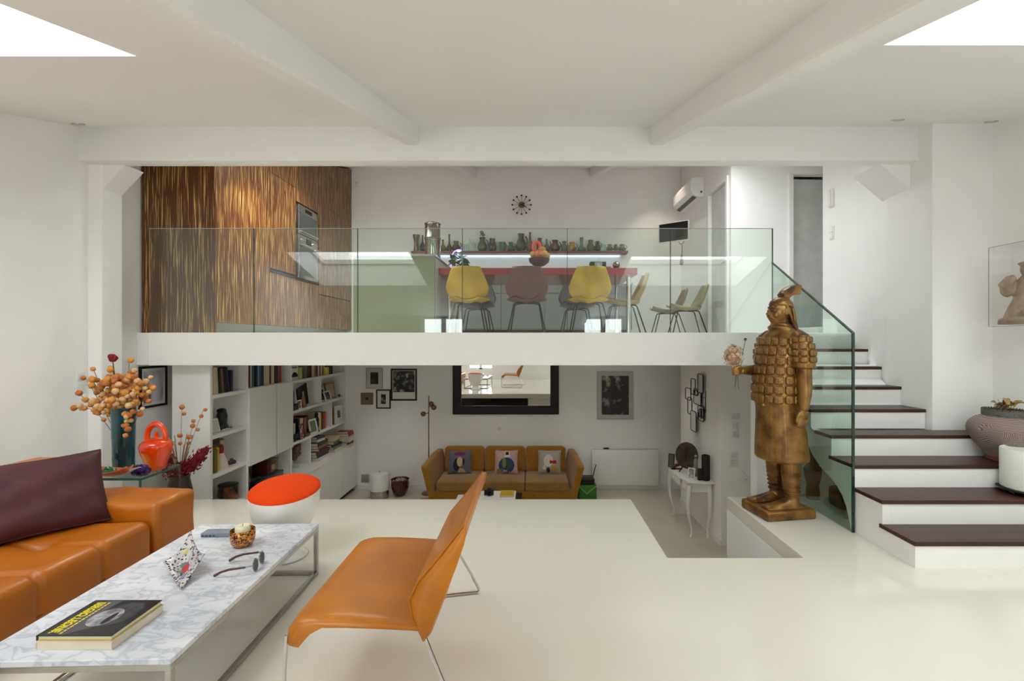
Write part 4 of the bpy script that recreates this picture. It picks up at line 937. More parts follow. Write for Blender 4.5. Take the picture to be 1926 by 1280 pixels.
# ---- console table
t = thing('console_table', 'white console table with curved legs in the lower level', 'table', (2.30, 6.97, LOW))
LT = .48
def top_shape(k=0):
    pts = []; n = 24
    for i in range(n + 1):
        y = -LT + 2 * LT * i / n; u = abs(y) / LT
        x = -.15 - .0 - k - .07 * (1 - min(1, u / .62) ** 2) + (.0 if u < .62 else -.0) ; x += .02 * math.sin(u * 9) if u < .62 else 0
        pts.append((x, y))
    return pts
b = MB(); b.poly([(.18, -LT - .01), (.18, LT + .01)] + top_shape(.02)[::-1], 'z', .755, .775); b.build('table_top', WHITE2, t, smooth=False, bevel=.004)
b = MB(); b.poly([(.16, -LT + .04), (.16, LT - .04)] + [(x + .02, y * .9) for x, y in top_shape(0)][::-1], 'z', .63, .755); b.build('apron', WHITE2, t, smooth=False, bevel=.003)
b = MB(); b.rbox(-.215, -.19, -.2, .2, .65, .745, .006, 2); dr = b.build('drawer', WHITE2, t)
for y in (-.06, .06): b = MB(); b.ell((-.222, y, .70), .012, n=10, m=8); b.build('knob', WHITE2, dr)
for x, y in ((-.13, -LT + .06), (-.13, LT - .06), (.12, -LT + .06), (.12, LT - .06)):
    s = -1 if x < 0 else .4; sy_ = 1 if y > 0 else -1
    pts = []; rr = []
    for i in range(14):
        u = i / 13; z = .72 * (1 - u)
        o = .035 * math.sin(u * 3.6 + .3) - .03 * max(0, u - .55) / .45 + (.05 * max(0, (u - .88) / .12))
        pts.append((x + s * o, y + sy_ * o * .6, z)); rr.append(.036 - .022 * min(1, u * 1.25) + (.006 if u > .93 else 0))
    b = MB(); b.tube(pts, rr, 10); b.build('leg', WHITE2, t, ang=80)
CZ = LOW + .776
def cobj(px, d): return ((px - CX) * d / F, d, CZ)
dkp = mat('dark_bark', (44, 36, 30), .7, rgb2=(24, 20, 18), scale=14, stretch=(1, 1, .3), bump=.5)
t = thing('tall_dark_vase', 'tall dark cylinder vase at the far end of the console', 'vase', (2.40, 7.30, CZ)); b = MB(); b.lathe([(.05, 0), (.055, .01), (.055, .34), (.045, .345), (.045, .3), (0, .3)], 20); b.build('body', dkp, t); b = MB(); b.lathe([(.056, .31), (.058, .32), (.056, .33)], 20); b.build('band', DARKM, t)
t = thing('dark_cylinder_vase', 'dark cylinder vase at the near end of the console', 'vase', (2.40, 6.60, CZ)); b = MB(); b.lathe([(.052, 0), (.056, .01), (.056, .34), (.046, .345), (.046, .3), (0, .3)], 20); b.build('body', dkp, t); b = MB(); b.rbox(-.11, -.055, -.03, .03, 0, .16, .01, 2); b.build('companion_block', dkp, t)
t = thing('gong_disc', 'large round dark disc on a tripod stand on the console', 'sculpture', (2.26, 6.98, CZ), 0); t.rotation_euler = (0, 0, R(-52))
b = MB(); b.lathe([(0, -.012), (.13, -.012), (.185, -.004), (.19, 0), (.185, .006), (.12, .012), (.03, .022), (0, .022)], 36, (0, 0, 0), rotM((0, 0, .25), rx=80)); b.build('disc', mat('bronze_disc', (78, 66, 56), .55, rgb2=(52, 44, 38), scale=10), t)
b = MB(); b.box(-.012, .012, -.034, -.022, .17, .36); b.rbox(-.03, .03, -.036, -.024, .27, .31, .006, 2); b.build('relief', mat('dark_relief', (50, 36, 30), .5), t)
for a in (-.09, .09): b = MB(); b.tube([(a, -.05, 0), (a * .6, 0, .09), (a * .5, .03, .12)], .009, 6); b.build('stand_leg', BLACK, t)
b = MB(); b.tube([(0, .1, 0), (0, .03, .2)], .008, 6); b.build('stand_leg', BLACK, t)
t = thing('red_figurine', 'small dark red reclining figurine on the console', 'figurine', (2.17, 7.17, CZ)); b = MB(); b.tube([(-.06, 0, .02), (-.02, 0, .05), (.03, .01, .06), (.07, .0, .1)], [.014, .024, .026, .014], 8); b.tube([(-.02, 0, .04), (-.05, -.05, .005)], .008, 6); b.build('body', mat('dark_red_lacquer', (84, 36, 28), .35), t); b = MB(); b.box(-.08, .08, -.03, .03, 0, .012); b.build('base', BLACK, t, smooth=False)
frame('little grey handset shaped frame at the far end of the console', (2.12, 7.27, CZ), .09, .2, mat('grey_screen', (80, 80, 82), .3), DARKM, rz=-30, tilt=-12, bw=.012, name='framed_snapshot')
frame('small white framed snapshot on the console near end', (2.22, 6.66, CZ), .1, .15, blotch('snap', [(210, 206, 200), (120, 116, 110), (236, 233, 228)], 20, 8), WHITE2, rz=-40, tilt=-15, bw=.012, name='framed_snapshot')
t = thing('glass_figurine', 'clear glass figurine standing behind the snapshot', 'figurine', (2.33, 6.80, CZ)); gm = mat('milky_glass', (190, 192, 190), .1, trans=.5); b = MB(); b.lathe([(.04, 0), (.035, .02), (.02, .06), (.03, .14), (.034, .2), (.018, .25), (.0, .26)], 16); b.build('body', gm, t); b = MB(); b.ell((0, 0, .28), .024, n=12, m=8); b.build('head', gm, t)
# ---- wire and mirror wall sculpture on the right wall
t = thing('wire_wall_sculpture', 'wall sculpture of overlapping black wire rounded frames with small mirrors', 'wall art', (2.488, 7.2, .6))
MIR = mat('mirror_silver', (238, 238, 236), .01, 1)
def wq(px, py):   # pixel on wall plane x=2.47 -> (y,z)
    d = 2.46 * F / (px - CX); return d, EYE - (py - 640) * d / F
for (x0, x1, y0, y1, mir, off) in ((1315, 1325, 704, 740, 1, .05), (1300, 1308, 713, 743, 0, .03), (1292, 1302, 731, 753, 0, .05), (1305, 1319, 733, 763, 1, .03), (1295, 1303, 749, 780, 0, .04), (1302, 1312, 775, 813, 1, .05), (1313, 1324, 766, 793, 1, .03), (1306, 1313, 734, 744, 0, .04), (1317, 1322, 770, 786, 0, .045)):
    ya, za = wq(x1, y0); yb, zb = wq(x0, y1); ya2, zb2 = wq(x1, y1); y_lo, y_hi = ya, yb
    zt = za; zbm = zb2; r_ = min(.03, (y_hi - y_lo) * .3); pts = []
    for cy_, cz_, a0 in ((y_lo + r_, zbm + r_, 180), (y_hi - r_, zbm + r_, 270), (y_hi - r_, zt - r_, 0), (y_lo + r_, zt - r_, 90)):
        for k in range(4):
            a = R(a0 + 30 * k); pts.append((-off, cy_ + r_ * math.cos(a) - 7.2, cz_ + r_ * math.sin(a) - .6))
    b = MB(); b.tube(pts, .007, 6, closed=True); w = b.build('wire_frame', BLACK, t)
    if mir: b = MB(); b.poly([(p[1], p[2]) for p in pts], 'x', -off - .002, -off + .002); b.build('mirror', MIR, w, smooth=False)
b = MB(); ya, za = wq(1324.5, 735); b.tube([(-.01, ya - 7.2, za - .6), (-.01, ya - 7.2, za - .9)], .006, 6); b.tube([(-.005, ya - 7.15, za - .7), (-.05, ya - 7.12, za - .7)], .005, 6); b.build('mount_rod', BLACK, t)
# ---- switches on the facing wall near the stairwell
def wsw(px, py): v = at(px, py, 6.279); return (v.x, 6.279, v.z)
plate('grey thermostat box on the wall near the flowers', wsw(1382, 782), .14, .075, name='thermostat', cat='thermostat', n=1)
plate('white tall control panel under the thermostat', wsw(1382, 808), .10, .21, name='control_panel', cat='control panel', n=2)
plate('white double switch low on the wall left of the statue', wsw(1379, 862), .11, .17, name='light_switch', cat='switch', n=2)
plate('white double switch plate on the left wall by the dried bouquet', (XL + .001, 4.29, 1.07), .10, .19, 90, name='light_switch', cat='switch', n=2)
t = thing('stair_handrail', 'short white handrail end on the wall beside the stairwell', 'handrail', wsw(1398, 892)); b = MB(); b.tube([(-.06, -.05, .05), (.06, -.06, -.05), (.2, -.06, -.17)], .022, 10); b.build('rail', WHITE2, t); b = MB(); b.tube([(.04, 0, -.06), (.04, -.05, -.05)], .01, 8); b.build('bracket', STEEL, t)

# ---- downlights added unseen in the soffit to brighten the lower level
for i, (x, y, e) in enumerate(((-2.4, 5.6, 18), (-2.4, 7.6, 18), (-.8, 5.6, 16), (-.8, 7.6, 18), (.9, 5.6, 16), (.9, 7.6, 18), (2.0, 7.4, 10), (1.9, 5.7, 12))):
    t = thing('downlight', 'added unseen downlight in the lower ceiling, %s' % ORD[i], 'downlight', (x, y, SOF), 0, 'added unseen downlights of the lower level')
    b = MB(); b.lathe([(.03, -.004), (.05, -.006), (.051, -.001), (.05, 0)], 20); b.build('trim_ring', STEEL, t)
    b = MB(); b.lathe([(0, -.002), (.03, -.003), (.03, 0)], 16); b.build('bulb', emit('warm_bulb', (255, 236, 205), 1.2), t)
    ld = bpy.data.lights.new('downlight_lamp', 'SPOT'); ld.energy = e * 1.35; ld.color = (1, .94, .87); ld.spot_size = R(112); ld.spot_blend = .8; ld.shadow_soft_size = .08
    lo = bpy.data.objects.new('downlight_lamp', ld); C.objects.link(lo); lo.parent = t; lo.location = (0, 0, -.03)
# ================================================================== small things on the bookcase
def fr_y(px, dx=0): return (FX + dx) * F / (px - CX)         # depth on the bookcase front for a pixel column
SHX = FX - .12
frame('white face-out book with a black car drawing on the top shelf', (FX - .05, 6.89, S1 + .001), .18, .285, mat('paper_white', (226, 223, 217), .7), PAPER, rz=90, bw=.006, name='display_book', cat='book')
o = [x for x in bpy.data.objects if x.get('label', '').startswith('white face-out book')][0]
b = MB(); b.poly([(-.075, .045), (.075, .045), (.08, .075), (.05, .09), (.03, .11), (-.03, .112), (-.055, .085), (-.08, .075)], 'y', -.0225, -.014); b.build('car_drawing', BLACK, o, smooth=False)
for z in (.17, .21): 
    b = MB()
    for i in range(7): b.box(-.07 + i * .02, -.056 + i * .02, -.0215, -.014, z, z + .02)
    b.build('title_marks', mat('title_grey', (120, 110, 104), .6), o, smooth=False)
def candle(lab, y, z, r, h, c, x=FX - .08):
    t = thing('candle', lab, 'candle', (x, y, z + .001)); b = MB(); b.lathe([(r, 0), (r, h * .97), (r * .9, h), (0, h * .98)], 20); b.build('wax', mat('wax_' + str(c[0]), c, .5), t); b = MB(); b.tube([(0, 0, h * .97), (.002, 0, h + .012)], .002, 5); b.build('wick', BLACK, t)
candle('pale green pillar candle on the right top shelf', 7.08, S1, .042, .17, (168, 186, 92), FX - .06); candle('yellow pillar candle in front of the right top shelf books', 7.92, S1, .045, .13, (206, 200, 96), FX - .015 - .01)
# narrow bay
frame('tilted white card on the second shelf of the narrow bay', (FX - .10, 5.24, S2 - .009), .13, .15, mat('card_print', (214, 210, 202), .6), PAPER, rz=70, tilt=-18, bw=.012, name='card', cat='card')
t = thing('stone_bust', 'dark green stone bust on the narrow second shelf', 'bust', (FX - .14, 5.44, S2 - .009))
b = MB(); b.lathe([(.075, 0), (.08, .03), (.062, .06), (.045, .085)], 14, sx=.8); b.ell((0, 0, .15), .055, .06, .075, 14, 10); b.ell((0.0, -.01, .215), .05, .055, .03, 12, 8); b.ell((.045, .0, .14), .018, .012, .025, 8, 6); b.ell((0, .05, .1), .03, .03, .05, 8, 6)
link_mesh('head', remeshed(b, .009, 3), mat('dark_green_stone', (46, 62, 56), .35, rgb2=(20, 28, 26), scale=16, bump=.5), t); b = MB(); b.rbox(-.06, .06, -.085, .085, 0, .012, .003, 1); b.build('base', mat('dark_green_stone', (46, 62, 56), .35), t)
t = thing('small_plant', 'small green plant at the left of the narrow second shelf', 'plant', (FX - .2, 5.16, S2 - .009)); b = MB(); b.lathe([(.04, 0), (.05, .07), (.045, .07), (.04, .06)], 14); b.build('pot', WHITE2, t)
for i in range(14):
    o = bpy.data.objects.new('leaf', lme); C.objects.link(o); o.parent = t; a = random.random() * 6.28; o.location = (.02 * math.cos(a), .02 * math.sin(a), .06 + random.random() * .07); o.rotation_euler = (R(random.uniform(10, 70)), 0, a)
t = thing('white_dish', 'small white ceramic dish on the narrow second shelf', 'dish', (FX - .07, 5.36, S2 - .009)); b = MB(); b.lathe([(.03, 0), (.05, .006), (.07, .018), (.064, .018), (.04, .008), (0, .007)], 20); b.build('dish', WHITE2, t); b = MB(); b.ell((0, 0, .012), .016, .016, .008, 8, 6); b.build('pebble', PAPER, t)
t = thing('cloth_doll', 'little doll with red bodice and white skirt on the narrow third shelf', 'doll', (FX - .10, 5.36, .021))
b = MB(); b.lathe([(.085, 0), (.075, .06), (.05, .13), (.03, .17)], 16, sx=.8); b.build('skirt', mat('doll_skirt', (222, 206, 196), .8), t); b = MB(); b.lathe([(.03, .165), (.032, .22), (.028, .25), (.012, .265)], 14, sx=.8); b.build('bodice', mat('doll_red', (140, 26, 28), .7), t); b = MB(); b.ell((0, 0, .295), .028, n=12, m=8); b.build('head', mat('doll_skin', (214, 176, 150), .6), t); b = MB(); b.ell((0, .012, .318), .022, .026, .016, 10, 6); b.build('hair', mat('doll_green', (90, 120, 84), .7), t)
t = thing('purple_mineral', 'purple mineral lump on the narrow third shelf', 'mineral', (FX - .09, 5.53, .021)); b = MB()
for (x, y, z, r_) in ((0, 0, .025, .03), (.01, .035, .02, .024), (-.01, -.03, .022, .026), (0, .005, .05, .022)): b.ell((x, y, z), r_, n=7, m=5)
b.build('rock', mat('purple_rock', (96, 74, 88), .6, rgb2=(64, 46, 60), scale=20), t, smooth=False)
t = thing('white_figurine', 'small white seated figurine on the lowest narrow shelf', 'figurine', (FX - .10, 5.15, S0 + .001)); wf = mat('figurine_white', (206, 204, 198), .5)
b = MB(); b.lathe([(.04, 0), (.045, .03), (.03, .07), (.025, .11), (.012, .135)], 12); b.ell((0, 0, .155), .02, .02, .025, 10, 8); b.tube([(0, .02, .1), (.03, .03, .06), (.045, .02, .03)], .009, 6); link_mesh('body', remeshed(b, .006, 2), wf, t); b = MB(); b.ell((0, 0, .17), .018, .02, .012, 8, 6); b.build('hair', wf, t)
t = thing('tortoise_vase', 'dark brown mottled glass vase on the lowest narrow shelf', 'vase', (FX - .14, 5.55, S0 + .001)); b = MB(); b.lathe([(.09, 0), (.105, .02), (.108, .1), (.104, .19), (.1, .2), (.096, .19), (.098, .03), (0, .02)], 28); b.build('body', mat('mottled_amber', (38, 18, 12), .15, rgb2=(126, 70, 26), scale=14, ramp=(.5, .68), stretch=(1, 1, .4), coat=.5), t); b = MB(); b.lathe([(.104, .19), (.107, .2), (.1, .205)], 28); b.build('rim', BLACK, t)
# below the cupboard doors
frame('framed dark print leaning below the cupboard doors', (FX - .16, 5.88, S0 + .001), .24, .30, blotch('grey_print', [(96, 104, 92), (120, 126, 112), (70, 40, 40)], 6, 11), mat('grey_green_frame', (120, 124, 112), .5), rz=82, tilt=-12, bw=.03)
t = thing('lacquer_box', 'reddish brown lacquer box with a brass plate below the cupboard', 'box', (FX - .16, 6.36, S0 + .101)); lb = mat('red_lacquer', (72, 22, 16), .25, coat=.4)
b = MB(); b.rbox(-.10, .10, -.14, .14, 0, .15, .008, 2); b.build('body', lb, t); b = MB(); b.rbox(-.104, .104, -.144, .144, .152, .185, .008, 2); b.build('lid', lb, t); b = MB(); b.box(.1, .105, -.04, .04, .06, .12); b.build('brass_plate', mat('brass_label', (190, 150, 96), .4, .3), t, smooth=False)
t = thing('dark_case', 'dark metal case supporting the lacquer box', 'case', (FX - .16, 6.28, S0 + .001)); b = MB(); b.rbox(-.13, .13, -.3, .3, 0, .099, .01, 2); b.build('body', mat('dark_case', (44, 46, 44), .35, rgb2=(80, 80, 76), scale=9), t); b = MB(); b.tube([(.13, -.06, .05), (.15, -.04, .05), (.15, .04, .05), (.13, .06, .05)], .006, 6); b.build('handle', STEEL, t)
t = thing('old_camera', 'old black folding camera below the cupboard doors', 'camera', (FX - .08, 5.86, S0 + .001)); b = MB(); b.rbox(-.04, .03, -.09, .09, 0, .12, .01, 2); b.build('body', BLACK, t); b = MB(); b.cyl((0, 0, 0), .04, 0, .05, 16, M=rotM((.02, 0, .06), ry=90)); b.build('lens', STEEL, t)
t.location = (FX - .05, 5.98, S0 + .001)
# right bay second shelf
frame('large black album leaning on the second shelf', (FX - .07, 7.22, S2 + .001), .30, .33, mat('album_black', (26, 25, 28), .3), BLACK, rz=90, tilt=0, bw=.012, name='album', cat='album')
o = [x for x in bpy.data.objects if x.get('label', '').startswith('large black album')][0]; o.rotation_euler = (0, R(-14), R(90)); b = MB(); b.box(-.02, .03, -.024, -.02, .08, .24); b.build('label_strip', mat('pale_strip', (150, 160, 172), .4), o, smooth=False)
frame('small white mug shaped photo block on the second shelf', (FX - .03, 6.98, S2 + .001), .12, .13, blotch('photo_mix', [(220, 216, 210), (150, 60, 60), (120, 116, 110)], 30, 12), WHITE2, rz=80, bw=.012, name='photo_block')
frame('little tan leather tag standing on the second shelf', (FX - .02, 7.14, S2 + .001), .08, .17, mat('tan_tag', (160, 116, 70), .6), mat('tan_tag2', (140, 98, 58), .6), rz=84, tilt=-8, bw=.008, name='leather_tag', cat='tag')
t = thing('dark_box', 'dark brown box at the left of the second shelf', 'box', (FX - .05, 6.86, S2 + .001)); b = MB(); b.rbox(-.05, .045, -.07, .09, 0, .07, .004, 1); b.build('body', mat('dark_brown_box', (48, 40, 38), .5), t); b = MB(); b.rbox(-.051, .046, -.071, .091, .071, .09, .004, 1); b.build('lid', mat('dark_brown_box', (48, 40, 38), .5), t)
frame('dark brown photograph leaning at the back of the second shelf right', (FX - .2, 7.98, S2 + .001), .36, .38, blotch('dark_photo', [(30, 22, 20), (44, 32, 28), (66, 50, 44)], 5, 13), BFR, rz=86, tilt=-6, bw=.012)
frame('wooden framed sepia picture on the second shelf', (FX - .08, 8.24, S2 + .001), .30, .28, blotch('sepia', [(190, 176, 140), (170, 154, 116), (206, 194, 162)], 8, 14), mat('grey_wood', (140, 124, 100), .6), rz=84, tilt=-10, bw=.028)
frame('small white framed snapshot at the left of the divider', (FX - .06, 7.86, S2 + .001), .2, .22, BWP, PAPER, rz=84, tilt=-14, bw=.02)
frame('white bordered photograph lying forward on the second shelf', (FX - .01, 7.98, S2 + .001), .2, .16, BWP, PAPER, rz=88, tilt=-20, bw=.02)
t = thing('red_trinket', 'tiny red trinket at the right end of the second shelf', 'trinket', (FX - .04, 8.50, S2 + .001)); b = MB(); b.ell((0, -.012, .03), .016, n=8, m=6); b.ell((0, .012, .03), .016, n=8, m=6); b.build('beads', mat('trinket_red', (120, 20, 26), .3), t); b = MB(); b.lathe([(.018, 0), (.014, .015), (.008, .018)], 10); b.build('foot', mat('trinket_red', (120, 20, 26), .3), t)
# right bay third shelf
frame('small green picture in a cream frame on the third shelf', (FX - .01, 7.44, S3 + .001), .21, .23, mat('green_print', (112, 132, 92), .5), PAPER, rz=82, tilt=-12, bw=.03)
frame('white framed grey photograph at the right end of the third shelf', (FX - .02, 8.42, S3 + .001), .30, .31, mat('grey_photo', (70, 76, 72), .4), PAPER, rz=88, tilt=-4, bw=.09)
t = thing('dark_figurine', 'dark carved figurine among the third shelf books', 'figurine', (FX - .03, 7.58, S3 + .001)); b = MB(); b.lathe([(.045, 0), (.05, .02), (.03, .06), (.035, .14), (.045, .2), (.025, .25), (.03, .29), (0, .31)], 12); b.tube([(0, .03, .2), (.0, .08, .12), (0, .06, .05)], .014, 6); link_mesh('body', remeshed(b, .008, 2), BLACK, t); b = MB(); b.ell((0, 0, .29), .02, .026, .024, 8, 6); b.build('headdress', BLACK, t)
t = thing('brass_bowl', 'small brass bowl at the front of the third shelf', 'bowl', (FX - .04, 7.24, S3 + .001)); b = MB(); b.lathe([(.04, 0), (.05, .01), (.07, .045), (.08, .06), (.072, .06), (.05, .02), (0, .015)], 20); b.build('bowl', mat('dull_brass', (140, 110, 56), .4, .6), t); b = MB(); b.lathe([(.035, 0), (.03, -.0), (.03, .004)], 14); b.build('foot', mat('dull_brass', (140, 110, 56), .4, .6), t)
t = thing('toy_animal', 'small black toy animal at the left of the third shelf', 'toy', (FX - .03, 6.90, S3 + .001)); b = MB(); b.ell((0, 0, .07), .03, .07, .035, 12, 8); b.ell((0, .08, .1), .022, .03, .024, 10, 8)
for sx in (-.015, .015):
    for y in (-.045, .045): b.tube([(sx, y, .06), (sx, y, 0)], .01, 6)
link_mesh('body', remeshed(b, .007, 2), BLACK, t); b = MB(); b.tube([(0, -.065, .08), (0, -.1, .06), (0, -.11, .03)], .005, 6); b.build('tail', BLACK, t)
frame('comic style booklet standing at the front of the third shelf', (FX - .01, 7.04, S3 + .001), .13, .22, blotch('comic', [(200, 190, 180), (60, 60, 90), (190, 90, 60), (220, 214, 206)], 24, 15), mat('navy_edge', (40, 50, 80), .5), rz=86, tilt=-5, bw=.01, name='booklet', cat='book')
# glass goblet with brown balls
t = thing('glass_goblet', 'tall glass goblet vase filled with brown balls on the low cabinet', 'vase', (FX - .11, 7.05, S0 + .001))
b = MB(); b.lathe([(.06, 0), (.06, .008), (.012, .02), (.012, .05), (.05, .09), (.10, .2), (.105, .3), (.095, .38), (.092, .38), (.10, .3), (.095, .2), (.045, .095), (0, .085)], 28); b.build('goblet', CLEAR, t)
bn = mat('walnut_brown', (120, 84, 60), .7, rgb2=(90, 60, 42), scale=18)
bb = MB(); bb.ell((0, 0, 0), .042, n=12, m=8); BALL = bb.mesh('ball', bn)
k = 0
for z, ring in ((.15, 1), (.21, 3), (.275, 4), (.335, 3)):
    for i in range(ring):
        a = 6.283 * i / ring + z * 20; r_ = 0 if ring == 1 else .048
        o = bpy.data.objects.new('dried_ball', BALL); C.objects.link(o); o.location = (FX - .11 + r_ * math.cos(a), 7.05 + r_ * math.sin(a), S0 + z - .01)
        tag(o, 'brown dried seed ball in the goblet, %s %s' % (['lowest', 'lower', 'middle', 'top'][[.15, .21, .275, .335].index(z)] + ' layer,', ['front', 'left', 'back', 'right'][i]), 'seed ball', 'brown balls in the goblet')
t = thing('orange_flower', 'orange and white paper flower on top of the goblet', 'flower', (FX - .09, 7.11, S0 + .375))
for i in range(8): b = MB(); b.ell((0, 0, 0), .022, .012, .03, 8, 6, M=rotM((.0, .035 * math.sin(i * .785), .03 + .035 * math.cos(i * .785)), rx=-45 * i)); b.build('petal', mat('orange_petal', (226, 120, 50), .6), t)
b = MB(); b.ell((0.01, 0, .03), .022, n=10, m=8); b.build('heart', PAPER, t)
# ================================================================== middle level furniture
lea = mat('cognac_leather', (176, 97, 0), .46, rgb2=(152, 80, 0), scale=2.2, bump=.16, bscale=26, coat=.12)
TZ = .313
# ---- marble coffee table
def marble():
    m = bpy.data.materials.new('carrara_marble'); m.use_nodes = True; nt = m.node_tree; n = nt.nodes; l = nt.links; b = n['Principled BSDF']
    tc = n.new('ShaderNodeTexCoord'); nz = n.new('ShaderNodeTexNoise'); nz.inputs['Scale'].default_value = 9; nz.inputs['Detail'].default_value = 9; nz.inputs['Distortion'].default_value = .7
    mp = n.new('ShaderNodeMapping'); mp.inputs['Scale'].default_value = (1, 1.6, 1); mp.inputs['Rotation'].default_value = (0, 0, .6)
    l.new(tc.outputs['Object'], mp.inputs[0]); l.new(mp.outputs[0], nz.inputs[0])
    s1 = n.new('ShaderNodeMath'); s1.operation = 'SUBTRACT'; s1.inputs[1].default_value = .5; ab = n.new('ShaderNodeMath'); ab.operation = 'ABSOLUTE'
    l.new(nz.outputs[0], s1.inputs[0]); l.new(s1.outputs[0], ab.inputs[0])
    cr = n.new('ShaderNodeValToRGB'); e = cr.color_ramp.elements; e[0].position = 0; e[0].color = (*lin((196, 199, 207)), 1); e[1].position = .06; e[1].color = (*lin((224, 225, 229)), 1); l.new(ab.outputs[0], cr.inputs[0])
    n2 = n.new('ShaderNodeTexNoise'); n2.inputs['Scale'].default_value = 2.6; n2.inputs['Detail'].default_value = 6; l.new(mp.outputs[0], n2.inputs[0])
    c2 = n.new('ShaderNodeValToRGB'); e = c2.color_ramp.elements; e[0].position = .35; e[0].color = (1, 1, 1, 1); e[1].position = .7; e[1].color = (*lin((216, 219, 226)), 1); l.new(n2.outputs[0], c2.inputs[0])
    mx = n.new('ShaderNodeMix'); mx.data_type = 'RGBA'; mx.blend_type = 'MULTIPLY'; mx.inputs[0].default_value = 1; l.new(cr.outputs[0], mx.inputs[6]); l.new(c2.outputs[0], mx.inputs[7]); l.new(mx.outputs[2], b.inputs['Base Color'])
    b.inputs['Roughness'].default_value = .22
    return m
t = thing('coffee_table', 'white marble coffee table on a square steel frame', 'table', (-1.665, 2.335, 0), 1.6)
hx, hy = .358, .635
b = MB(); b.box(-hx, hx, -hy, hy, TZ - .022, TZ); b.build('marble_top', marble(), t, smooth=False, bevel=.003)
q = .011
def fbar(x0, x1, y0, y1, z0, z1, nm): b = MB(); b.box(x0, x1, y0, y1, z0, z1); b.build(nm, STEEL, t, smooth=False, bevel=.001)
ex, ey = hx - .012, hy - .012
for s in (-1, 1):
    fbar(s * ex - q, s * ex + q, -ey + q, ey - q, TZ - .044, TZ - .022, 'top_rail'); fbar(s * ex - q, s * ex + q, -ey + q, ey - q, 0, .022, 'bottom_rail')
    fbar(-ex - q, ex + q, s * ey - q, s * ey + q, TZ - .044, TZ - .022, 'top_rail'); fbar(-ex - q, ex + q, s * ey - q, s * ey + q, 0, .022, 'bottom_rail')
    for s2 in (-1, 1): fbar(s * ex - q, s * ex + q, s2 * ey - q, s2 * ey + q, .022, TZ - .044, 'leg')
# ---- things on the table
t = thing('lower_picture_book', 'thick white picture book under the black film book', 'book', (-1.682, 1.882, TZ))
b = MB(); b.box(-.137, .137, -.122, .122, .003, .029); b.build('pages', mat('page_edges', (226, 216, 194), .8), t, smooth=False)
b = MB(); b.box(-.139, .141, -.124, .124, 0, .003); b.box(-.139, .141, -.124, .124, .029, .032); b.box(-.142, -.137, -.124, .124, .003, .029); b.build('cover', mat('white_cover', (214, 206, 200), .4), t, smooth=False)
t = thing('film_book', 'black photograph book with yellow title lettering on the marble table', 'book', (-1.684, 1.882, TZ + .0322))
b = MB(); b.box(-.134, .134, -.118, .118, .0035, .0165); b.build('pages', mat('cream_pages', (216, 214, 190), .8), t, smooth=False)
b = MB(); b.box(-.137, .137, -.121, .121, 0, .0035); b.build('back_cover', mat('yellow_cover', (206, 178, 30), .4), t, smooth=False)
b = MB(); b.box(-.137, .137, -.121, .121, .0165, .0195); b.box(-.14, -.134, -.121, .121, 0, .0195); b.build('front_cover', mat('film_black', (20, 20, 22), .3, coat=.2), t, smooth=False)
def patch(nm, m, pts, z, par):
    b = MB(); b.poly(pts, 'z', z, z + .0004); b.build(nm, m, par, smooth=False)
patch('photo_coat', mat('coat_grey', (84, 82, 88), .4), [(-.10, -.10), (-.085, .11), (-.02, .118), (-.03, .03), (.02, -.07), (-.05, -.118)], .0195, t)
patch('photo_hair', mat('hair_grey', (38, 38, 42), .4, rgb2=(70, 70, 76), scale=40), el(.05, .02, .068, .085, 20), .0197, t)
patch('photo_face', mat('face_grey', (176, 176, 180), .4, rgb2=(96, 96, 100), scale=30), el(.012, -.005, .055, .062, 20), .0200, t)
patch('photo_shade', mat('hair_grey2', (30, 30, 34), .4), el(.035, -.012, .012, .04, 14), .0203, t)
fc = bpy.data.curves.new('title', 'FONT'); fc.body = 'SERGIO LEONE'; fc.size = .036; fc.extrude = .0003; fc.align_x = 'CENTER'; fc.offset = .0012
fo = bpy.data.objects.new('title', fc); C.objects.link(fo)
me = bpy.data.meshes.new_from_object(fo.evaluated_get(bpy.context.evaluated_depsgraph_get())); bpy.data.objects.remove(fo)
wx = max(v.co.x for v in me.vertices) - min(v.co.x for v in me.vertices)
o = link_mesh('title_lettering', me, mat('title_yellow', (226, 206, 16), .4), t); o.rotation_euler = (0, 0, R(-90)); o.location = (-.105, .0, .0199); o.scale = (.205 / wx, 1.1, 1)
b = MB()
x = -.1
for xx in (-.112, -.066):
    y = .1
    while y > -.1:
        w = random.uniform(.006, .014); b.box(xx, xx + .007, y - w, y, .0199, .0202); y -= w + .004
b.build('small_lettering_marks', mat('title_yellow', (226, 206, 16), .4), t, smooth=False)
# dish
def spots():
    m = bpy.data.materials.new('painted_dish'); m.use_nodes = True; nt = m.node_tree; n = nt.nodes; l = nt.links; b = n['Principled BSDF']
    tc = n.new('ShaderNodeTexCoord'); vo = n.new('ShaderNodeTexVoronoi'); vo.inputs['Scale'].default_value = 70; l.new(tc.outputs['Object'], vo.inputs[0])
    cr = n.new('ShaderNodeValToRGB'); e = cr.color_ramp.elements; e[0].position = .36; e[0].color = (*lin((40, 42, 54)), 1); e[1].position = .44; e[1].color = (*lin((186, 180, 184)), 1); l.new(vo.outputs['Distance'], cr.inputs[0]); l.new(cr.outputs[0], b.inputs['Base Color']); b.inputs['Roughness'].default_value = .25
    return m
SPOT = spots()
t = thing('ceramic_dish', 'four pointed ceramic dish painted with black spots and a red patch', 'dish', (-1.69, 2.33, TZ))
cn = [Vector((.10, -.16, .012)), Vector((.095, .0, .10)), Vector((-.11, .20, .128)), Vector((-.105, .0, .062))]
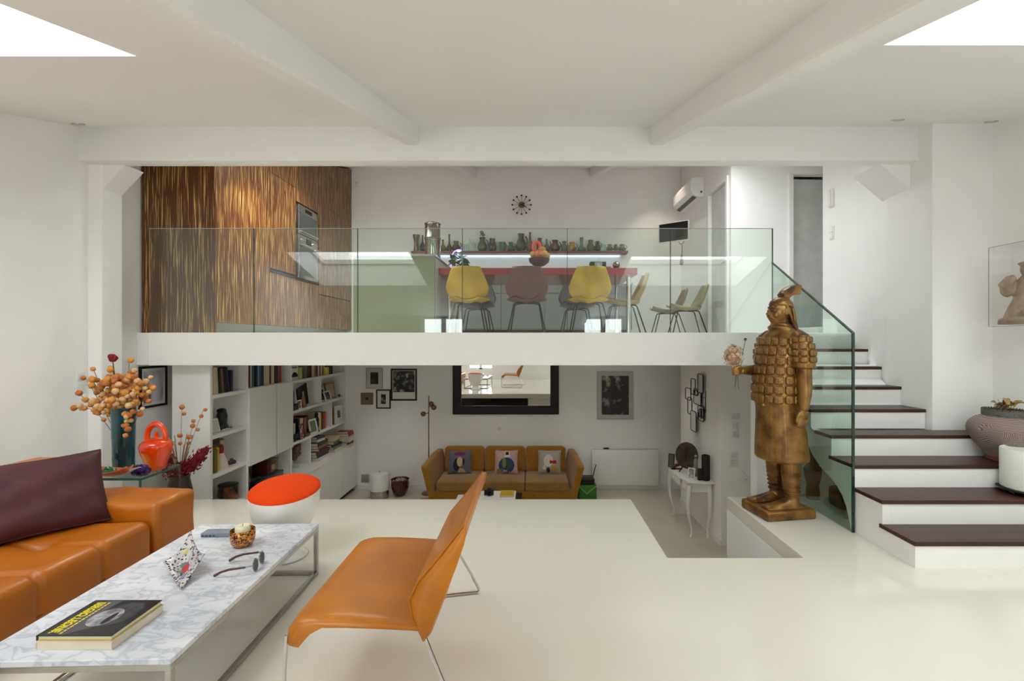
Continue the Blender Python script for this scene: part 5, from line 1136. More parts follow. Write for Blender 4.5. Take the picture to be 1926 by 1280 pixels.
def dishP(u, v):
    p = cn[0] * (1 - u) * (1 - v) + cn[1] * u * (1 - v) + cn[2] * u * v + cn[3] * (1 - u) * v
    s = math.sin(u * math.pi) * math.sin(v * math.pi); c0 = Vector((0, .01, 0)); e = max(abs(u - .5), abs(v - .5)) * 2
    m_ = min(abs(u - .5), abs(v - .5)) * 2
    pull = .13 * (1 - m_ ** 2) * e ** 4
    p = p + (c0 - Vector((p.x, p.y, 0))) * pull
    p.z = max(.006, p.z - .055 * s - .022 * (1 - m_ ** 2) * e ** 4) 
    return p
b = MB(); b.grid(dishP, 22, 22); b.build('dish', SPOT, t, solid=.008, ang=180)
def dpatch(nm, m, pts, k):
    b = MB(); n = len(pts); cu = sum(p[0] for p in pts) / n; cv = sum(p[1] for p in pts) / n; vs = []
    for rr in (.02, .5, 1):
        for p in pts: w = dishP(cu + (p[0] - cu) * rr, cv + (p[1] - cv) * rr); w.z += .005 + .0007 * k; vs.append(w)
    b.add(vs, [(j * n + i, j * n + (i + 1) % n, (j + 1) * n + (i + 1) % n, (j + 1) * n + i) for j in range(2) for i in range(n)] + [tuple(range(n))]); b.build(nm, m, t, ang=180)
dpatch('green_swirl', mat('dish_green', (92, 112, 104), .3), el(.44, .52, .18, .13), 1); dpatch('red_patch', mat('dish_red', (190, 40, 34), .3), el(.5, .45, .13, .10, a0=.5), 2); dpatch('yellow_patch', mat('dish_yellow', (176, 168, 106), .3), [(.55, .78), (.72, .68), (.8, .74), (.62, .86)], 1); dpatch('blue_patch', mat('dish_blue', (136, 152, 178), .3), [(.18, .25), (.32, .2), (.36, .34), (.22, .36)], 1); dpatch('dark_patch', mat('dish_grey', (84, 84, 90), .3), [(.62, .42), (.8, .52), (.76, .6), (.6, .5)], 1)
# tortoiseshell bowl + candle
t = thing('tortoiseshell_bowl', 'amber tortoiseshell glass bowl on the marble table', 'bowl', (-1.603, 2.655, TZ))
b = MB(); b.lathe([(.03, 0), (.045, .004), (.058, .022), (.063, .05), (.0625, .09), (.0595, .092), (.058, .05), (.052, .022), (.03, .01), (0, .009)], 32); b.build('bowl', mat('tortoiseshell', (44, 18, 10), .1, rgb2=(206, 128, 24), scale=120, ramp=(.44, .56), coat=.6), t, ang=60)
t = thing('cream_candle', 'cream candle standing in the tortoiseshell bowl', 'candle', (-1.603, 2.655, TZ + .01)); b = MB(); b.lathe([(.038, 0), (.038, .095), (.034, .102), (.02, .098), (0, .097)], 24); b.build('wax', mat('cream_wax', (228, 220, 190), .5, sub=.3), t); b = MB(); b.tube([(0, 0, .095), (.001, 0, .112)], .0015, 5); b.build('wick', BLACK, t)
t = thing('remote_control', 'flat grey remote box at the back of the marble table', 'remote', (-1.83, 2.80, TZ), 2); gy = mat('grey_plastic', (128, 136, 148), .4)
b = MB(); b.rbox(-.085, .085, -.035, .035, .0, .024, .006, 2); b.build('case', gy, t)
b = MB()
for i in range(4): b.box(-.075 + i * .02, -.062 + i * .02, -.0365, -.035, .006, .014)
b.build('buttons', mat('grey_dark', (60, 62, 70), .4), t, smooth=False)
# sunglasses
t = thing('sunglasses', 'clear sunglasses with brown temples and green lenses on the marble table', 'sunglasses', (-1.375, 2.40, TZ), 10); t.scale = (1.2, 1.2, 1.2)
tort = mat('temple_brown', (92, 44, 36), .3, rgb2=(50, 22, 18), scale=60); lens = mat('green_lens', (38, 54, 44), .08)
CLF = mat('clear_acetate', (220, 226, 222), .1, trans=.85)
for s, yy in ((-1, -.07), (1, .07)):
    b = MB(); b.tube([(-.02, yy, .034), (-.08, yy, .03), (-.11, yy, .022), (-.135, yy * .95, .008)], [.0045, .005, .005, .006], 6); b.build('temple', tort, t)
    b = MB(); b.lathe([(0, -.001), (.0225, -.001), (.0225, .001), (0, .001)], 20, (0, 0, 0), rotM((.005, s * .034, .026), ry=82)); b.build('lens', lens, t)
    b = MB(); b.tube([(.005 - .003 * math.sin(a), s * .034 + .0235 * math.cos(a), .026 + .0235 * math.sin(a)) for a in [6.283 * i / 20 for i in range(20)]], .003, 6, closed=True); b.build('rim', CLF, t)
b = MB(); b.tube([(.005, -.012, .034), (.008, 0, .038), (.005, .012, .034)], .003, 6); b.tube([(.004, .056, .034), (-.02, .07, .034)], .003, 6); b.tube([(.004, -.056, .034), (-.02, -.07, .034)], .003, 6); b.build('bridge', CLF, t)
# ---- cognac sofa
t = thing('leather_sofa', 'low cognac leather sofa along the left wall', 'sofa', (-2.32, 3.30, 0))
def crease(u, k, w): return math.exp(-((u - k) / w) ** 2)
def seatfn(p):
    # p in local coords: x in [-.8,0], y in [-2.6,-.35]
    y = p.y; d = 0
    for ky in (-.703, -1.038, -1.373, -1.708, -2.043):
        d += .020 * crease(y, ky, .016) * (1 if p.x > -.5 else .4)
        d += .034 * math.exp(-(((y - ky) / .06) ** 2 + ((p.x + .34) / .07) ** 2))
    if p.z > .15: p.z -= d; p.z += .012 * math.sin(p.x * 4)
    if p.x > -.06: p.x -= d * .8
    return p
b = MB(); 
def sgrid(u, v): pass
bmx = MB(); bmx.rbox(-.82, 0, -2.75, -.352, .07, .355, .06, 4, sub=150, fn=seatfn); bmx.build('seat', lea, t, ang=180)
def armfn(p):
    p.z -= .008 * math.sin((p.x + .4) * 5) ** 2
    p.y += .006 * math.sin(p.x * 11 + p.z * 17); p.z += .003 * math.sin(p.x * 23 + p.y * 31); return p
b = MB(); b.rbox(-.80, .012, -.35, .0, .07, .452, .045, 5, sub=24, fn=armfn); b.build('arm', lea, t, ang=180)
b = MB(); b.rbox(-1.12, -.79, -2.75, .03, .07, .66, .10, 6, sub=8, M=rotM((0, 0, 0))); b.build('backrest', lea, t, ang=180)
b = MB(); b.box(-1.05, -.06, -2.7, -.05, .0, .07); b.build('plinth', DARKM, t, smooth=False)
for ky, in ((-.703,), (-1.038,), (-1.373,)):
    b = MB(); b.ell((-.34, ky, .305), .014, .014, .006, 10, 6); b.build('tuft_button', lea, t)
def big_pillow(nm, lab, w, h, m, loc, rot, th=.09, pipe=None):
    t = thing(nm, lab, 'cushion', loc); t.rotation_euler = rot
    def P(u, v, s):
        a, c = u * 2 - 1, v * 2 - 1
        e = max(0, (1 - abs(a) ** 3) * (1 - abs(c) ** 3)) ** .45
        wr = .005 * math.sin(a * 7 + c * 4) * (1 - a * a) + .004 * math.sin(c * 9 - a * 5) + .010 * math.exp(-((a * .7 + c * .7 - .1) / .12) ** 2)
        k = 1 - .07 * (1 - a * a) * abs(c) ** 3; k2 = 1 - .06 * (1 - c * c) * abs(a) ** 3
        return Vector((a * w / 2 * k2, -s * (th * e + wr * e), h / 2 + c * h / 2 * k))
    b = MB(); b.grid(lambda u, v: P(u, v, 1), 26, 22); b.grid(lambda u, v: P(u, v, -1), 26, 22); b.build('cover', m, t, ang=180)
    rim = [P(i / 20, 0, 0) for i in range(20)] + [P(1, i / 20, 0) for i in range(20)] + [P(1 - i / 20, 1, 0) for i in range(20)] + [P(0, 1 - i / 20, 0) for i in range(20)]
    b = MB(); b.tube(rim, .006, 6, closed=True); b.build('piping', pipe or m, t)
    return t
aub = mat('aubergine_leather', (78, 38, 44), .56, rgb2=(58, 28, 34), scale=3, bump=.3, bscale=18, spec=.35)
big_pillow('leather_cushion', 'large aubergine leather cushion leaning on the cognac sofa', .66, .46, aub, (-2.77, 2.68, .352), (R(-31), 0, R(56)), .075)
big_pillow('leather_cushion', 'grey edged cushion mostly hidden behind the aubergine one', .66, .43, mat('grey_cushion', (104, 98, 104), .6), (-2.89, 2.77, .352), (R(-33), 0, R(57)), .045)
# ---- orange lounge chair
ora = mat('orange_leather', (194, 116, 0), .42, rgb2=(164, 94, 0), scale=2.5, bump=.06, bscale=40, coat=.15)
t = thing('lounge_chair', 'low orange leather lounge chair on a thin chrome frame', 'chair', (-.62, 2.19, 0))
YN, YF = 1.80 - 2.19, 2.58 - 2.19
def prof_loft(fnr, y0, y1, n=20, edge=.06):
    """extrude a closed x-z profile along y with softly rounded ends"""
    rings = []
    for i in range(n + 1):
        u = i / n
        y = y0 + (y1 - y0) * (0.5 - .5 * math.cos(math.pi * u))
        dd = min(y - y0, y1 - y); k = min(1, dd / edge); sh = math.sqrt(max(0, 1 - (1 - k) ** 2))
        rings.append(fnr(y, .15 + .85 * sh, sh))
    return rings
def seat_ring(y, k, sh):
    cx = []
    top = [(-.325, .30), (-.318, .345), (-.29, .385), (-.24, .402), (-.1, .402), (.05, .392), (.16, .378), (.21, .372)]
    bot = [(.21, .345), (.05, .358), (-.1, .368), (-.22, .366), (-.265, .345), (-.295, .31), (-.308, .295)]
    pts = []
    w = 1 - .0 * k
    for (x, z) in top + bot:
        zc_ = .372 if x > -.25 else (.33)
        pts.append(Vector((x + (.05 * (1 - sh) if x < -.2 else 0), y, zc_ + (z - zc_) * (.4 + .6 * k) if x > -.25 else z)))
    return pts
b = MB(); b.loft(prof_loft(seat_ring, YN, YF)); b.build('seat', ora, t, ang=70)
def back_ring(y, k, sh):
    pr = [(.212, .31), (.165, .40), (.152, .466), (.18, .53), (.282, .65), (.338, .722), (.36, .748), (.374, .748), (.37, .71), (.342, .62), (.295, .48), (.24, .34)]
    cxm = .27; lift = -.02 * (1 - sh)
    pts = []
    for x, z in pr:
        t_ = (z - .31) / .465; mx = .215 + .175 * t_
        pts.append(Vector((mx + (x - mx) * (.45 + .55 * k), y, z + (lift if z > .6 else 0) + (.015 * (1 - sh) if z < .36 else 0))))
    return pts
b = MB(); b.loft(prof_loft(back_ring, YN - .01, YF + .01, 20, .05)); b.build('backrest', ora, t, ang=70)
for y_, k_ in ((YN + .012, 1), (YF - .012, 1)):
    rg = back_ring(y_, .9, .9); b = MB(); b.tube([rg[i] + Vector((-.002, 0, .001)) for i in (0, 1, 2, 3, 4, 5, 6)], .003, 6); b.build('piping', ora, t)
for y, s in ((YN + .02, -1), (YF - .02, 1)):
    b = MB(); yo = y + s * .13
    b.tube([(-.312, y, .33), (-.315, y + s * .01, .2), (-.31, y + s * .03, .02), (-.315, y + s * .04, .010), (-.28, y + s * .05, .008), (.0, y + s * .12, .008), ((.37 if s < 0 else .29), yo + s * .05, .008), ((.395 if s < 0 else .315), yo + s * .05, .012), ((.395 if s < 0 else .318), yo + s * .048, .03), ((.33 if s < 0 else .285), y + s * .1, .15), (.215, y + s * .01, .33)], .0075, 8); b.build('sled_leg', CHROME, t)
b = MB(); b.tube([(-.29, YN + .05, .35), (-.29, YF - .05, .35)], .008, 6); b.tube([(.2, YN + .05, .36), (.2, YF - .05, .36)], .008, 6); b.build('crossbar', CHROME, t)
# ---- tilted pouf
t = thing('goblet_stool', 'white goblet shaped stool with tilted orange red seat', 'stool', (-1.66, 3.22, 0)); t.scale = (.95, .95, 1)
wp_ = mat('white_shell', (232, 230, 226), .3, coat=.3)
n = 40; rings = []
prof = [(.150, 0), (.150, .008), (.125, .03), (.105, .08), (.098, .13), (.115, .17), (.16, .22), (.20, .28), (.222, .34), (.232, .40)]
def tilt_z(x, y): return .445 - .02 * x + .14 * y
for r_, z in prof[:-1]:
    rings.append([Vector((r_ * math.cos(6.283 * i / n), r_ * math.sin(6.283 * i / n), z)) for i in range(n)])
def rimp(r_, dz=0): return [Vector((r_ * math.cos(6.283 * i / n), r_ * math.sin(6.283 * i / n), tilt_z(r_ * math.cos(6.283 * i / n), r_ * math.sin(6.283 * i / n)) + dz)) for i in range(n)]
# blend the bowl up to the tilted rim
rings2 = rings[:5]
base5 = rings[4]
top_r = rimp(.232)
for k in range(1, 11):
    u = k / 10; ww = math.sin(u * math.pi / 2) ** .8
    rings2.append([Vector((base5[i].x + (top_r[i].x - base5[i].x) * ww, base5[i].y + (top_r[i].y - base5[i].y) * ww, base5[i].z + (top_r[i].z - base5[i].z) * u ** 1.15)) for i in range(n)])
b = MB(); b.loft(rings2); b.build('shell', wp_, t, ang=60)
pad = [rimp(.232, .0), rimp(.230, .012), rimp(.21, .026), rimp(.16, .038), rimp(.08, .044), rimp(.01, .045)]
b = MB(); b.loft(pad); b.build('seat_pad', mat('orange_red_felt', (222, 66, 8), .9, var=.04, spec=.2), t, ang=80)
b = MB(); b.lathe([(.152, 0), (.156, .003), (.152, .008)], 40); b.build('floor_ring', mat('grey_ring', (170, 168, 164), .5), t)
# ---- glass side table
t = thing('glass_side_table', 'bent clear glass side table in the left corner', 'table', (-3.42, 3.78, 0))
b = MB(); b.box(-.50, .50, -.20, .20, .405, .42); b.build('table_top', GLASS, t, smooth=False)
b = MB(); b.box(.485, .50, -.20, .20, 0, .405); b.build('side_panel', GLASS, t, smooth=False); b = MB(); b.box(-.50, -.485, -.20, .20, 0, .405); b.build('side_panel', GLASS, t, smooth=False)
ge = mat('green_glass_edge', (52, 96, 86), .15)
b = MB(); b.box(-.5, .5, -.204, -.2, .404, .421); b.box(.5, .503, -.2, .2, .404, .421); b.box(.484, .501, -.204, -.2, 0, .404); b.build('polished_edge', ge, t, smooth=False)
GTZ = .4205
# teal vase
t = thing('teal_vase', 'tall teal glass vase holding orange lantern branches', 'vase', (-3.30, 3.87, GTZ))
teal = mat('teal_glass', (8, 92, 108), .08, rgb2=(14, 44, 48), scale=3, stretch=(2, 2, .3), coat=.6)
b = MB(); b.lathe([(.07, 0), (.074, .01), (.076, .2), (.084, .49), (.079, .49), (.071, .2), (.067, .03), (0, .025)], 32); b.build('body', teal, t)
def branch(base, tip, n=7, sag=0.0):
    base = Vector(base); tip = Vector(tip); mid = (base + tip) / 2 + Vector((0, 0, .06 - sag))
    return [(base * (1 - u) ** 2 + mid * 2 * u * (1 - u) + tip * u * u) for u in [i / n for i in range(n + 1)]]
podm = [mat('lantern_orange', (214, 146, 66), .6, var=.15, scale=25), mat('lantern_pale', (228, 186, 130), .6, var=.15, scale=25), mat('lantern_rust', (190, 116, 52), .6, var=.15, scale=25)]
pb = MB(); pb.lathe([(.001, -.024), (.014, -.016), (.023, -.002), (.022, .010), (.012, .020), (.003, .026)], 8); PODS = [pb.mesh('lantern', m_) for m_ in podm]
bq = thing('lantern_bouquet', 'bouquet of dried orange lantern pods in the teal vase', 'dried flowers', (-3.30, 3.87, GTZ + .40))
sm = MB()
def pod(par, p, s=1.0, k=None):
    o = bpy.data.objects.new('pod', PODS[random.randrange(3) if k is None else k]); C.objects.link(o); o.parent = par; o.location = p
    o.rotation_euler = (random.uniform(-.9, .9), random.uniform(-.9, .9), random.uniform(0, 6)); s *= random.uniform(.8, 1.15); o.scale = (s, s, s)
tips = [(-.36, 0, .20), (-.30, -.02, .34), (-.24, .02, .30), (-.2, -.05, .40), (-.12, .03, .42), (-.05, -.04, .40), (.03, .02, .46), (.1, -.02, .40), (.06, .0, .33), (.16, -.03, .30), (.22, .0, .32), (.26, -.02, .26), (.15, -.05, .20), (-.15, -.05, .24), (.0, -.08, .28), (-.38, -.02, .08), (.10, -.09, .03), (.12, -.1, -.1)]
for tp in tips:
    pts = branch((tp[0] * .1, tp[1] * .1, -.2 if tp[2] > .1 else 0), tp); sm.tube(pts, .0022, 5)
    far = Vector(tp).length
    for p in pts[3:]: pod(bq, p + Vector((random.uniform(-.015, .015), random.uniform(-.015, .015), random.uniform(-.02, .01))), .95)
for i in range(165):   # dense heart of the bouquet
    a = random.random() * 6.28; r_ = abs(random.gauss(0, .11)); z = random.uniform(.10, .34) - .25 * max(0, r_ - .14)
    pod(bq, (r_ * math.cos(a) * 1.05, r_ * math.sin(a) * .6 - .02, z), 1.1)
sm.build('stems', mat('dry_stem', (110, 84, 60), .8), bq)
b = MB(); b.tube([(-.04, 0, .1), (-.09, 0, .48)], .004, 6); rs = b.build('rose_stem', mat('dry_stem', (110, 84, 60), .8), bq)
b = MB()
for i in range(18): b.ell((0, 0, 0), .019, .006, .022, 8, 6, M=rotM((-.09 + .020 * math.cos(i * 2.4) * (i / 18), .020 * math.sin(i * 2.4) * (i / 18), .50 - .012 * (i % 3)), rz=137 * i, rx=random.uniform(-35, 35), ry=random.uniform(-30, 30)))
b.build('dried_rose', mat('dried_rose', (140, 40, 34), .8), bq)
# red double-handled jar
t = thing('orange_jar', 'glossy orange red jar with a big ring handle on the glass table', 'jar', (-3.005, 3.83, GTZ)); t.scale = (.86, .86, 1)
def redjar():
    m = mat('red_orange_glaze', (214, 44, 6), .1, rgb2=(228, 84, 8), scale=4, coat=.6)
    return m
RJ = redjar(); yl = mat('amber_glaze', (232, 128, 16), .1, coat=.6, rgb2=(226, 84, 10), scale=6)
b = MB(); b.lathe([(.068, 0), (.078, .006), (.085, .04), (.105, .10), (.124, .15), (.130, .185), (.124, .21), (.10, .232), (.07, .245), (.03, .252), (0, .253)], 40); b.build('body', RJ, t, ang=60)
b = MB(); b.grid(lambda u, v: Vector(((.0035 + [.08, .085, .094, .106, .115][min(4, int(v * 4.99))] + 0) * math.sin((u - .5) * 1.1 * (1 - .35 * v)), -(.0012 + [.081, .088, .1, .1125, .12][min(4, int(v * 4.99))]) * math.cos((u - .5) * 1.1 * (1 - .35 * v)), .008 + .13 * v)), 10, 8)
b.v = [tuple(Vector((math.copysign(1, p[0]) * abs(p[0]), p[1], p[2]))) for p in b.v]
# amber glaze run follows the body's own profile
def bodyr(z):
    P = [(.068, 0), (.078, .006), (.085, .04), (.105, .10), (.124, .15), (.130, .185)]
    for (r0, z0), (r1, z1) in zip(P, P[1:]):
        if z <= z1: return r0 + (r1 - r0) * (z - z0) / (z1 - z0)
    return .13
b = MB(); b.grid(lambda u, v: Vector(((bodyr(.008 + .14 * v) + .0015) * math.sin((u - .5) * (1.5 - 1.0 * v) - .15), -(bodyr(.008 + .14 * v) + .0015) * math.cos((u - .5) * (1.5 - 1.0 * v) - .15), .008 + .14 * v)), 12, 14); b.build('glaze_run', yl, t, ang=180)
b = MB(); b.tube([(.085 * math.cos(a), 0, .255 + .105 * math.sin(a)) for a in [R(-20 + 220 * i / 24) for i in range(25)]], .024, 12); b.build('ring_handle', RJ, t)
b = MB(); b.lathe([(.022, .25), (.018, .275), (.02, .29), (.012, .30), (0, .302)], 14); b.build('finial', RJ, t)
# amethyst, leaf dish with stones
def cluster(nm, lab, cat, loc, n, R0, H, m, sz, seed):
    random.seed(seed); t = thing(nm, lab, cat, loc); b = MB(); b.ell((0, 0, H * .35), R0 * .85, R0 * .55, H * .45, 12, 8)
    for i in range(n):
        a = random.random() * 6.28; e = random.uniform(.1, 1.5); p = Vector((R0 * .8 * math.cos(a) * math.cos(e), R0 * .5 * math.sin(a) * math.cos(e), H * .35 + H * .5 * math.sin(e)))
        M_ = Matrix.Translation(p) @ Matrix.Rotation(random.uniform(0, 6), 4, 'Z') @ Matrix.Rotation(random.uniform(-.8, .8), 4, 'X'); s = sz * random.uniform(.6, 1.2)
        b.lathe([(s * .8, -s), (s, s * .4), (0.0001, s * 1.5)], 6, M=M_)
    b.build('crystals', m, t, smooth=False); b = MB(); b.lathe([(R0 * .6, 0), (R0 * .7, H * .1), (R0 * .5, H * .25)], 10, sy=.6); b.build('matrix', mat('rock_matrix', (70, 62, 60), .8), t, smooth=False); return t
cluster('amethyst', 'purple amethyst cluster on the glass table beside the jar', 'mineral', (-2.995, 3.66, GTZ), 90, .085, .075, mat('amethyst', (62, 44, 108), .15, rgb2=(28, 18, 56), scale=30), .014, 3)
t = thing('leaf_dish', 'long orange leaf shaped dish at the left of the glass table', 'dish', (-3.23, 3.62, GTZ), -8)
b = MB(); b.grid(lambda u, v: Vector(((u - .5) * .44, (v - .5) * .17 * math.sin(math.pi * (.06 + .88 * u)) ** .7, .008 + .04 * (abs(v - .5) * 2) ** 2 + .045 * (abs(u - .5) * 2) ** 3)), 20, 8); b.build('dish', mat('rust_ceramic', (176, 92, 48), .3), t, solid=.008, ang=180)
b = MB(); b.tube([(.2, 0, .04), (.26, 0, .07), (.30, .01, .08)], [.012, .008, .004], 8); b.build('tail', mat('pale_tail', (170, 150, 150), .4), t)
cluster('green_crystals', 'green crystal lump in the leaf dish', 'mineral', (-3.19, 3.61, GTZ + .02), 40, .055, .05, mat('green_crystal', (36, 120, 70), .15, rgb2=(10, 60, 36), scale=40), .012, 4)
cluster('red_crystals', 'dull red crystal lump in the leaf dish', 'mineral', (-3.33, 3.62, GTZ + .02), 40, .055, .045, mat('red_crystal', (120, 44, 44), .4, rgb2=(80, 34, 38), scale=40), .012, 5)
t = add_book('flat white booklet under the leaf dish corner', None, (-3.66, 3.70, GTZ + .006), .2, .011, .2, 'white', (R(-90), 0, 0)); t.location = (-3.86, 3.64, GTZ + .006)
# second dried arrangement standing on the floor
random.seed(11)
t = thing('floor_vase', 'dark floor vase with crimson and lantern stems behind the sofa arm', 'vase', (-3.06, 4.16, 0)); b = MB(); b.lathe([(.07, 0), (.09, .05), (.095, .15), (.075, .25), (.08, .28), (.07, .28), (.066, .25), (0, .2)], 24); b.build('body', mat('dark_brown_glaze', (46, 32, 28), .35), t)
t = thing('crimson_bouquet', 'dried crimson plumes and lantern twigs in the floor vase', 'dried flowers', (-3.06, 4.16, .25))
b = MB()
for i in range(16): a = random.random() * 6.28; b.tube(branch((0, 0, -.05), (.07 * math.cos(a), .07 * math.sin(a), random.uniform(.22, .40))), .003, 5)
for tp in ((.02, 0, .62), (.22, -.02, .60), (.13, .0, .50)):
    pts = branch((0, 0, 0), tp, 9); b.tube(pts, .002, 5)
    for j in ((9, 8, 6, 5) if tp[0] > .1 else (9, 8, 5, 4)): pod(t, pts[j] + Vector((random.uniform(-.02, .02), 0, 0)), .85, 2)
b.build('stems', mat('straw_stem', (150, 112, 70), .8), t)
cr = mat('crimson_plume', (138, 20, 44), .8, var=.2, scale=40); b = MB()
def plume(tip, n, sp):
    tip = Vector(tip)
    for i in range(n):
        u = random.uniform(.25, 1); p = tip * u + Vector((random.gauss(0, sp), random.gauss(0, sp), random.gauss(0, sp * .6))) * (1.15 - .6 * u)
        d = (tip.normalized() + Vector((random.uniform(-.6, .6), random.uniform(-.6, .6), random.uniform(-.1, .6)))).normalized() * .03
        s = Vector((-d.z, 0, d.x)).normalized() * .005
        b.add([p - s, p + d * .5 - s * 1.2, p + d, p + s, p + Vector((0, .004, 0))], [(0, 1, 2, 3), (0, 4, 2), (3, 2, 4)])
plume((.24, -.02, .26), 420, .032); plume((.17, .02, .20), 260, .035); plume((-.13, -.02, .24), 240, .032); plume((-.16, 0, .10), 160, .03); plume((.06, -.06, .14), 160, .03)
tag(b.build('plumes', cr, t, smooth=False), kind='stuff')
# ---- right side: woven jar and candle on the steps, stone figure in its case
t = thing('clay_jar', 'large round incised clay jar standing on the stairs', 'jar', (3.73, 3.77, 3 * RIS)); t.scale = (.85, .85, 1)
def incised():
    m = bpy.data.materials.new('incised_clay'); m.use_nodes = True; nt = m.node_tree; n = nt.nodes; l = nt.links; b = n['Principled BSDF']
    tc = n.new('ShaderNodeTexCoord'); ch = n.new('ShaderNodeTexNoise'); ch.inputs['Scale'].default_value = 7; l.new(tc.outputs['Object'], ch.inputs[0])
    w1 = n.new('ShaderNodeTexWave'); w1.bands_direction = 'Z'; w1.inputs['Scale'].default_value = 34; w1.inputs['Distortion'].default_value = 1; l.new(tc.outputs['Object'], w1.inputs[0])
    w2 = n.new('ShaderNodeTexWave'); w2.bands_direction = 'X'; w2.inputs['Scale'].default_value = 34; w2.inputs['Distortion'].default_value = 1; l.new(tc.outputs['Object'], w2.inputs[0])
    th = n.new('ShaderNodeMath'); th.operation = 'GREATER_THAN'; th.inputs[1].default_value = .56; l.new(ch.outputs[0], th.inputs[0])
    mx = n.new('ShaderNodeMix'); mx.data_type = 'FLOAT'; l.new(th.outputs[0], mx.inputs[0]); l.new(w1.outputs[1], mx.inputs[2]); l.new(w2.outputs[1], mx.inputs[3])
    cr_ = n.new('ShaderNodeValToRGB'); e = cr_.color_ramp.elements; e[0].position = .3; e[0].color = (*lin((112, 74, 62)), 1); e[1].position = .62; e[1].color = (*lin((160, 150, 150)), 1); l.new(mx.outputs[0], cr_.inputs[0])
    l.new(cr_.outputs[0], b.inputs['Base Color']); b.inputs['Roughness'].default_value = .65
    bp = n.new('ShaderNodeBump'); bp.inputs['Strength'].default_value = .5; bp.inputs['Distance'].default_value = .01; l.new(mx.outputs[0], bp.inputs['Height']); l.new(bp.outputs[0], b.inputs['Normal'])
    return m
INC = incised()
b = MB(); b.lathe([(.125, 0), (.135, .012), (.13, .03), (.18, .085), (.235, .15), (.27, .21), (.275, .25), (.26, .29), (.22, .325), (.17, .345), (.155, .35)], 44); b.build('body', INC, t, ang=60)
b = MB(); b.lathe([(.13, 0), (.138, .006), (.136, .028), (.13, .03)], 40); b.build('foot', mat('terracotta', (122, 70, 52), .7), t)
b = MB(); b.lathe([(.158, .345), (.166, .35), (.166, .385), (.158, .395), (.15, .39), (.148, .35)], 40)
for i in range(44): a = 6.283 * i / 44; b.lathe([(.007, 0), (.0055, .008), (.0001, .012)], 6, (.160 * math.cos(a), .160 * math.sin(a), .392))
b.build('collar', mat('dark_collar', (66, 64, 62), .6, rgb2=(96, 92, 88), scale=60), t)
t = thing('dried_leaves', 'dried leaves and twigs lying in the mouth of the clay jar', 'dried plants', (3.73, 3.77, 3 * RIS + .37)); t.scale = (.85, .85, 1); random.seed(21)
b = MB(); b.lathe([(.146, .0), (.14, .012), (0, .014)], 28); b.build('bed', mat('dry_bed', (120, 96, 76), .9), t)
lm2 = mat('straw_leaf', (190, 160, 96), .7, var=.2, scale=20); lf = MB(); lf.grid(lambda u, v: Vector(((u - .5) * .05 * math.sin(max(.05, v) * 3.1), v * .08, .02 * math.sin(v * 3) + .02 * abs(u - .5))), 4, 5); LFM = lf.mesh('dry_leaf', lm2)
for i in range(22):
    o = bpy.data.objects.new('dry_leaf', LFM); C.objects.link(o); o.parent = t; a = random.random() * 6.28; r_ = random.random() * .08; o.location = (r_ * math.cos(a), r_ * math.sin(a), .015 + random.random() * .04); o.rotation_euler = (random.uniform(-.3, .9), random.uniform(-.5, .5), random.random() * 6.28)
b = MB()
for i in range(12): a = random.random() * 6.28; b.tube([(-.02, 0, .02), (-.02 + .04 * math.cos(a), .03 * math.sin(a), random.uniform(.06, .11))], .0015, 4)
b.build('twigs', mat('grey_twig', (90, 78, 72), .8), t)
t = thing('pillar_candle', 'huge white candle on a black stand on the second step', 'candle', (3.625, 3.47, 2 * RIS))
b = MB(); b.lathe([(.16, .035), (.168, .042), (.17, .05), (.17, .315), (.165, .322), (.15, .31), (0, .308)], 44); b.build('wax', mat('white_wax', (226, 230, 220), .4, sub=.25, var=.01), t)
b = MB(); b.lathe([(.15, .02), (.19, .028), (.19, .034), (.15, .034)], 40); st_ = b.build('stand_plate', BLACK, t)
for i in range(5): a = 6.283 * i / 5 + .5; b = MB(); b.tube([(.12 * math.cos(a), .12 * math.sin(a), .025), (.13 * math.cos(a), .13 * math.sin(a), 0)], .014, 8); b.build('foot', BLACK, st_)
# stone figure
t = thing('stone_figure', 'kneeling sandstone figure in the clear wall case', 'sculpture', (3.80, 3.73, 1.575)); t.scale = (.8, 1, 1)
sto = mat('sandstone', (182, 162, 144), .85, rgb2=(152, 134, 118), scale=14, bump=.5, bscale=30)
b = MB(); b.rbox(-.155, .12, -.2, .06, 0, .05, .02, 2)
b.loft([[Vector((cx_ + rx * math.cos(6.283 * i / 16), cy_ + ry * math.sin(6.283 * i / 16), z)) for i in range(16)] for z, cx_, cy_, rx, ry in ((.03, -.01, -.03, .12, .14), (.09, -.005, -.03, .095, .12), (.16, .005, -.03, .075, .095), (.21, .015, -.03, .06, .075), (.27, .02, -.03, .07, .085), (.33, .02, -.03, .055, .07), (.37, .025, -.03, .03, .035))])
b.ell((.035, -.04, .425), .05, .05, .062, 14, 10); b.ell((.03, -.04, .47), .066, .062, .018, 14, 8)
b.tube([(.0, .03, .31), (-.07, .05, .27), (-.092, .04, .30), (-.07, .01, .355), (-.05, -.01, .37)], [.04, .05, .05, .036, .024], 12); b.ell((-.065, .04, .275), .052, .05, .06, 12, 8)
b.tube([(.04, -.09, .31), (.02, -.16, .26), (-.02, -.17, .30)], [.035, .04, .03], 10)
b.tube([(-.1, -.1, .06), (-.02, -.08, .12), (.04, -.05, .18)], [.03, .045, .05], 10)
link_mesh('figure', remeshed(b, .008, 4), sto, t)
b = MB(); b.rbox(-.15, .115, -.195, .055, .0, .02, .004, 1); b.build('plinth', sto, t)
t = thing('display_case', 'clear acrylic wall case around the kneeling stone figure', 'display case', (3.97, 3.57, 1.56))
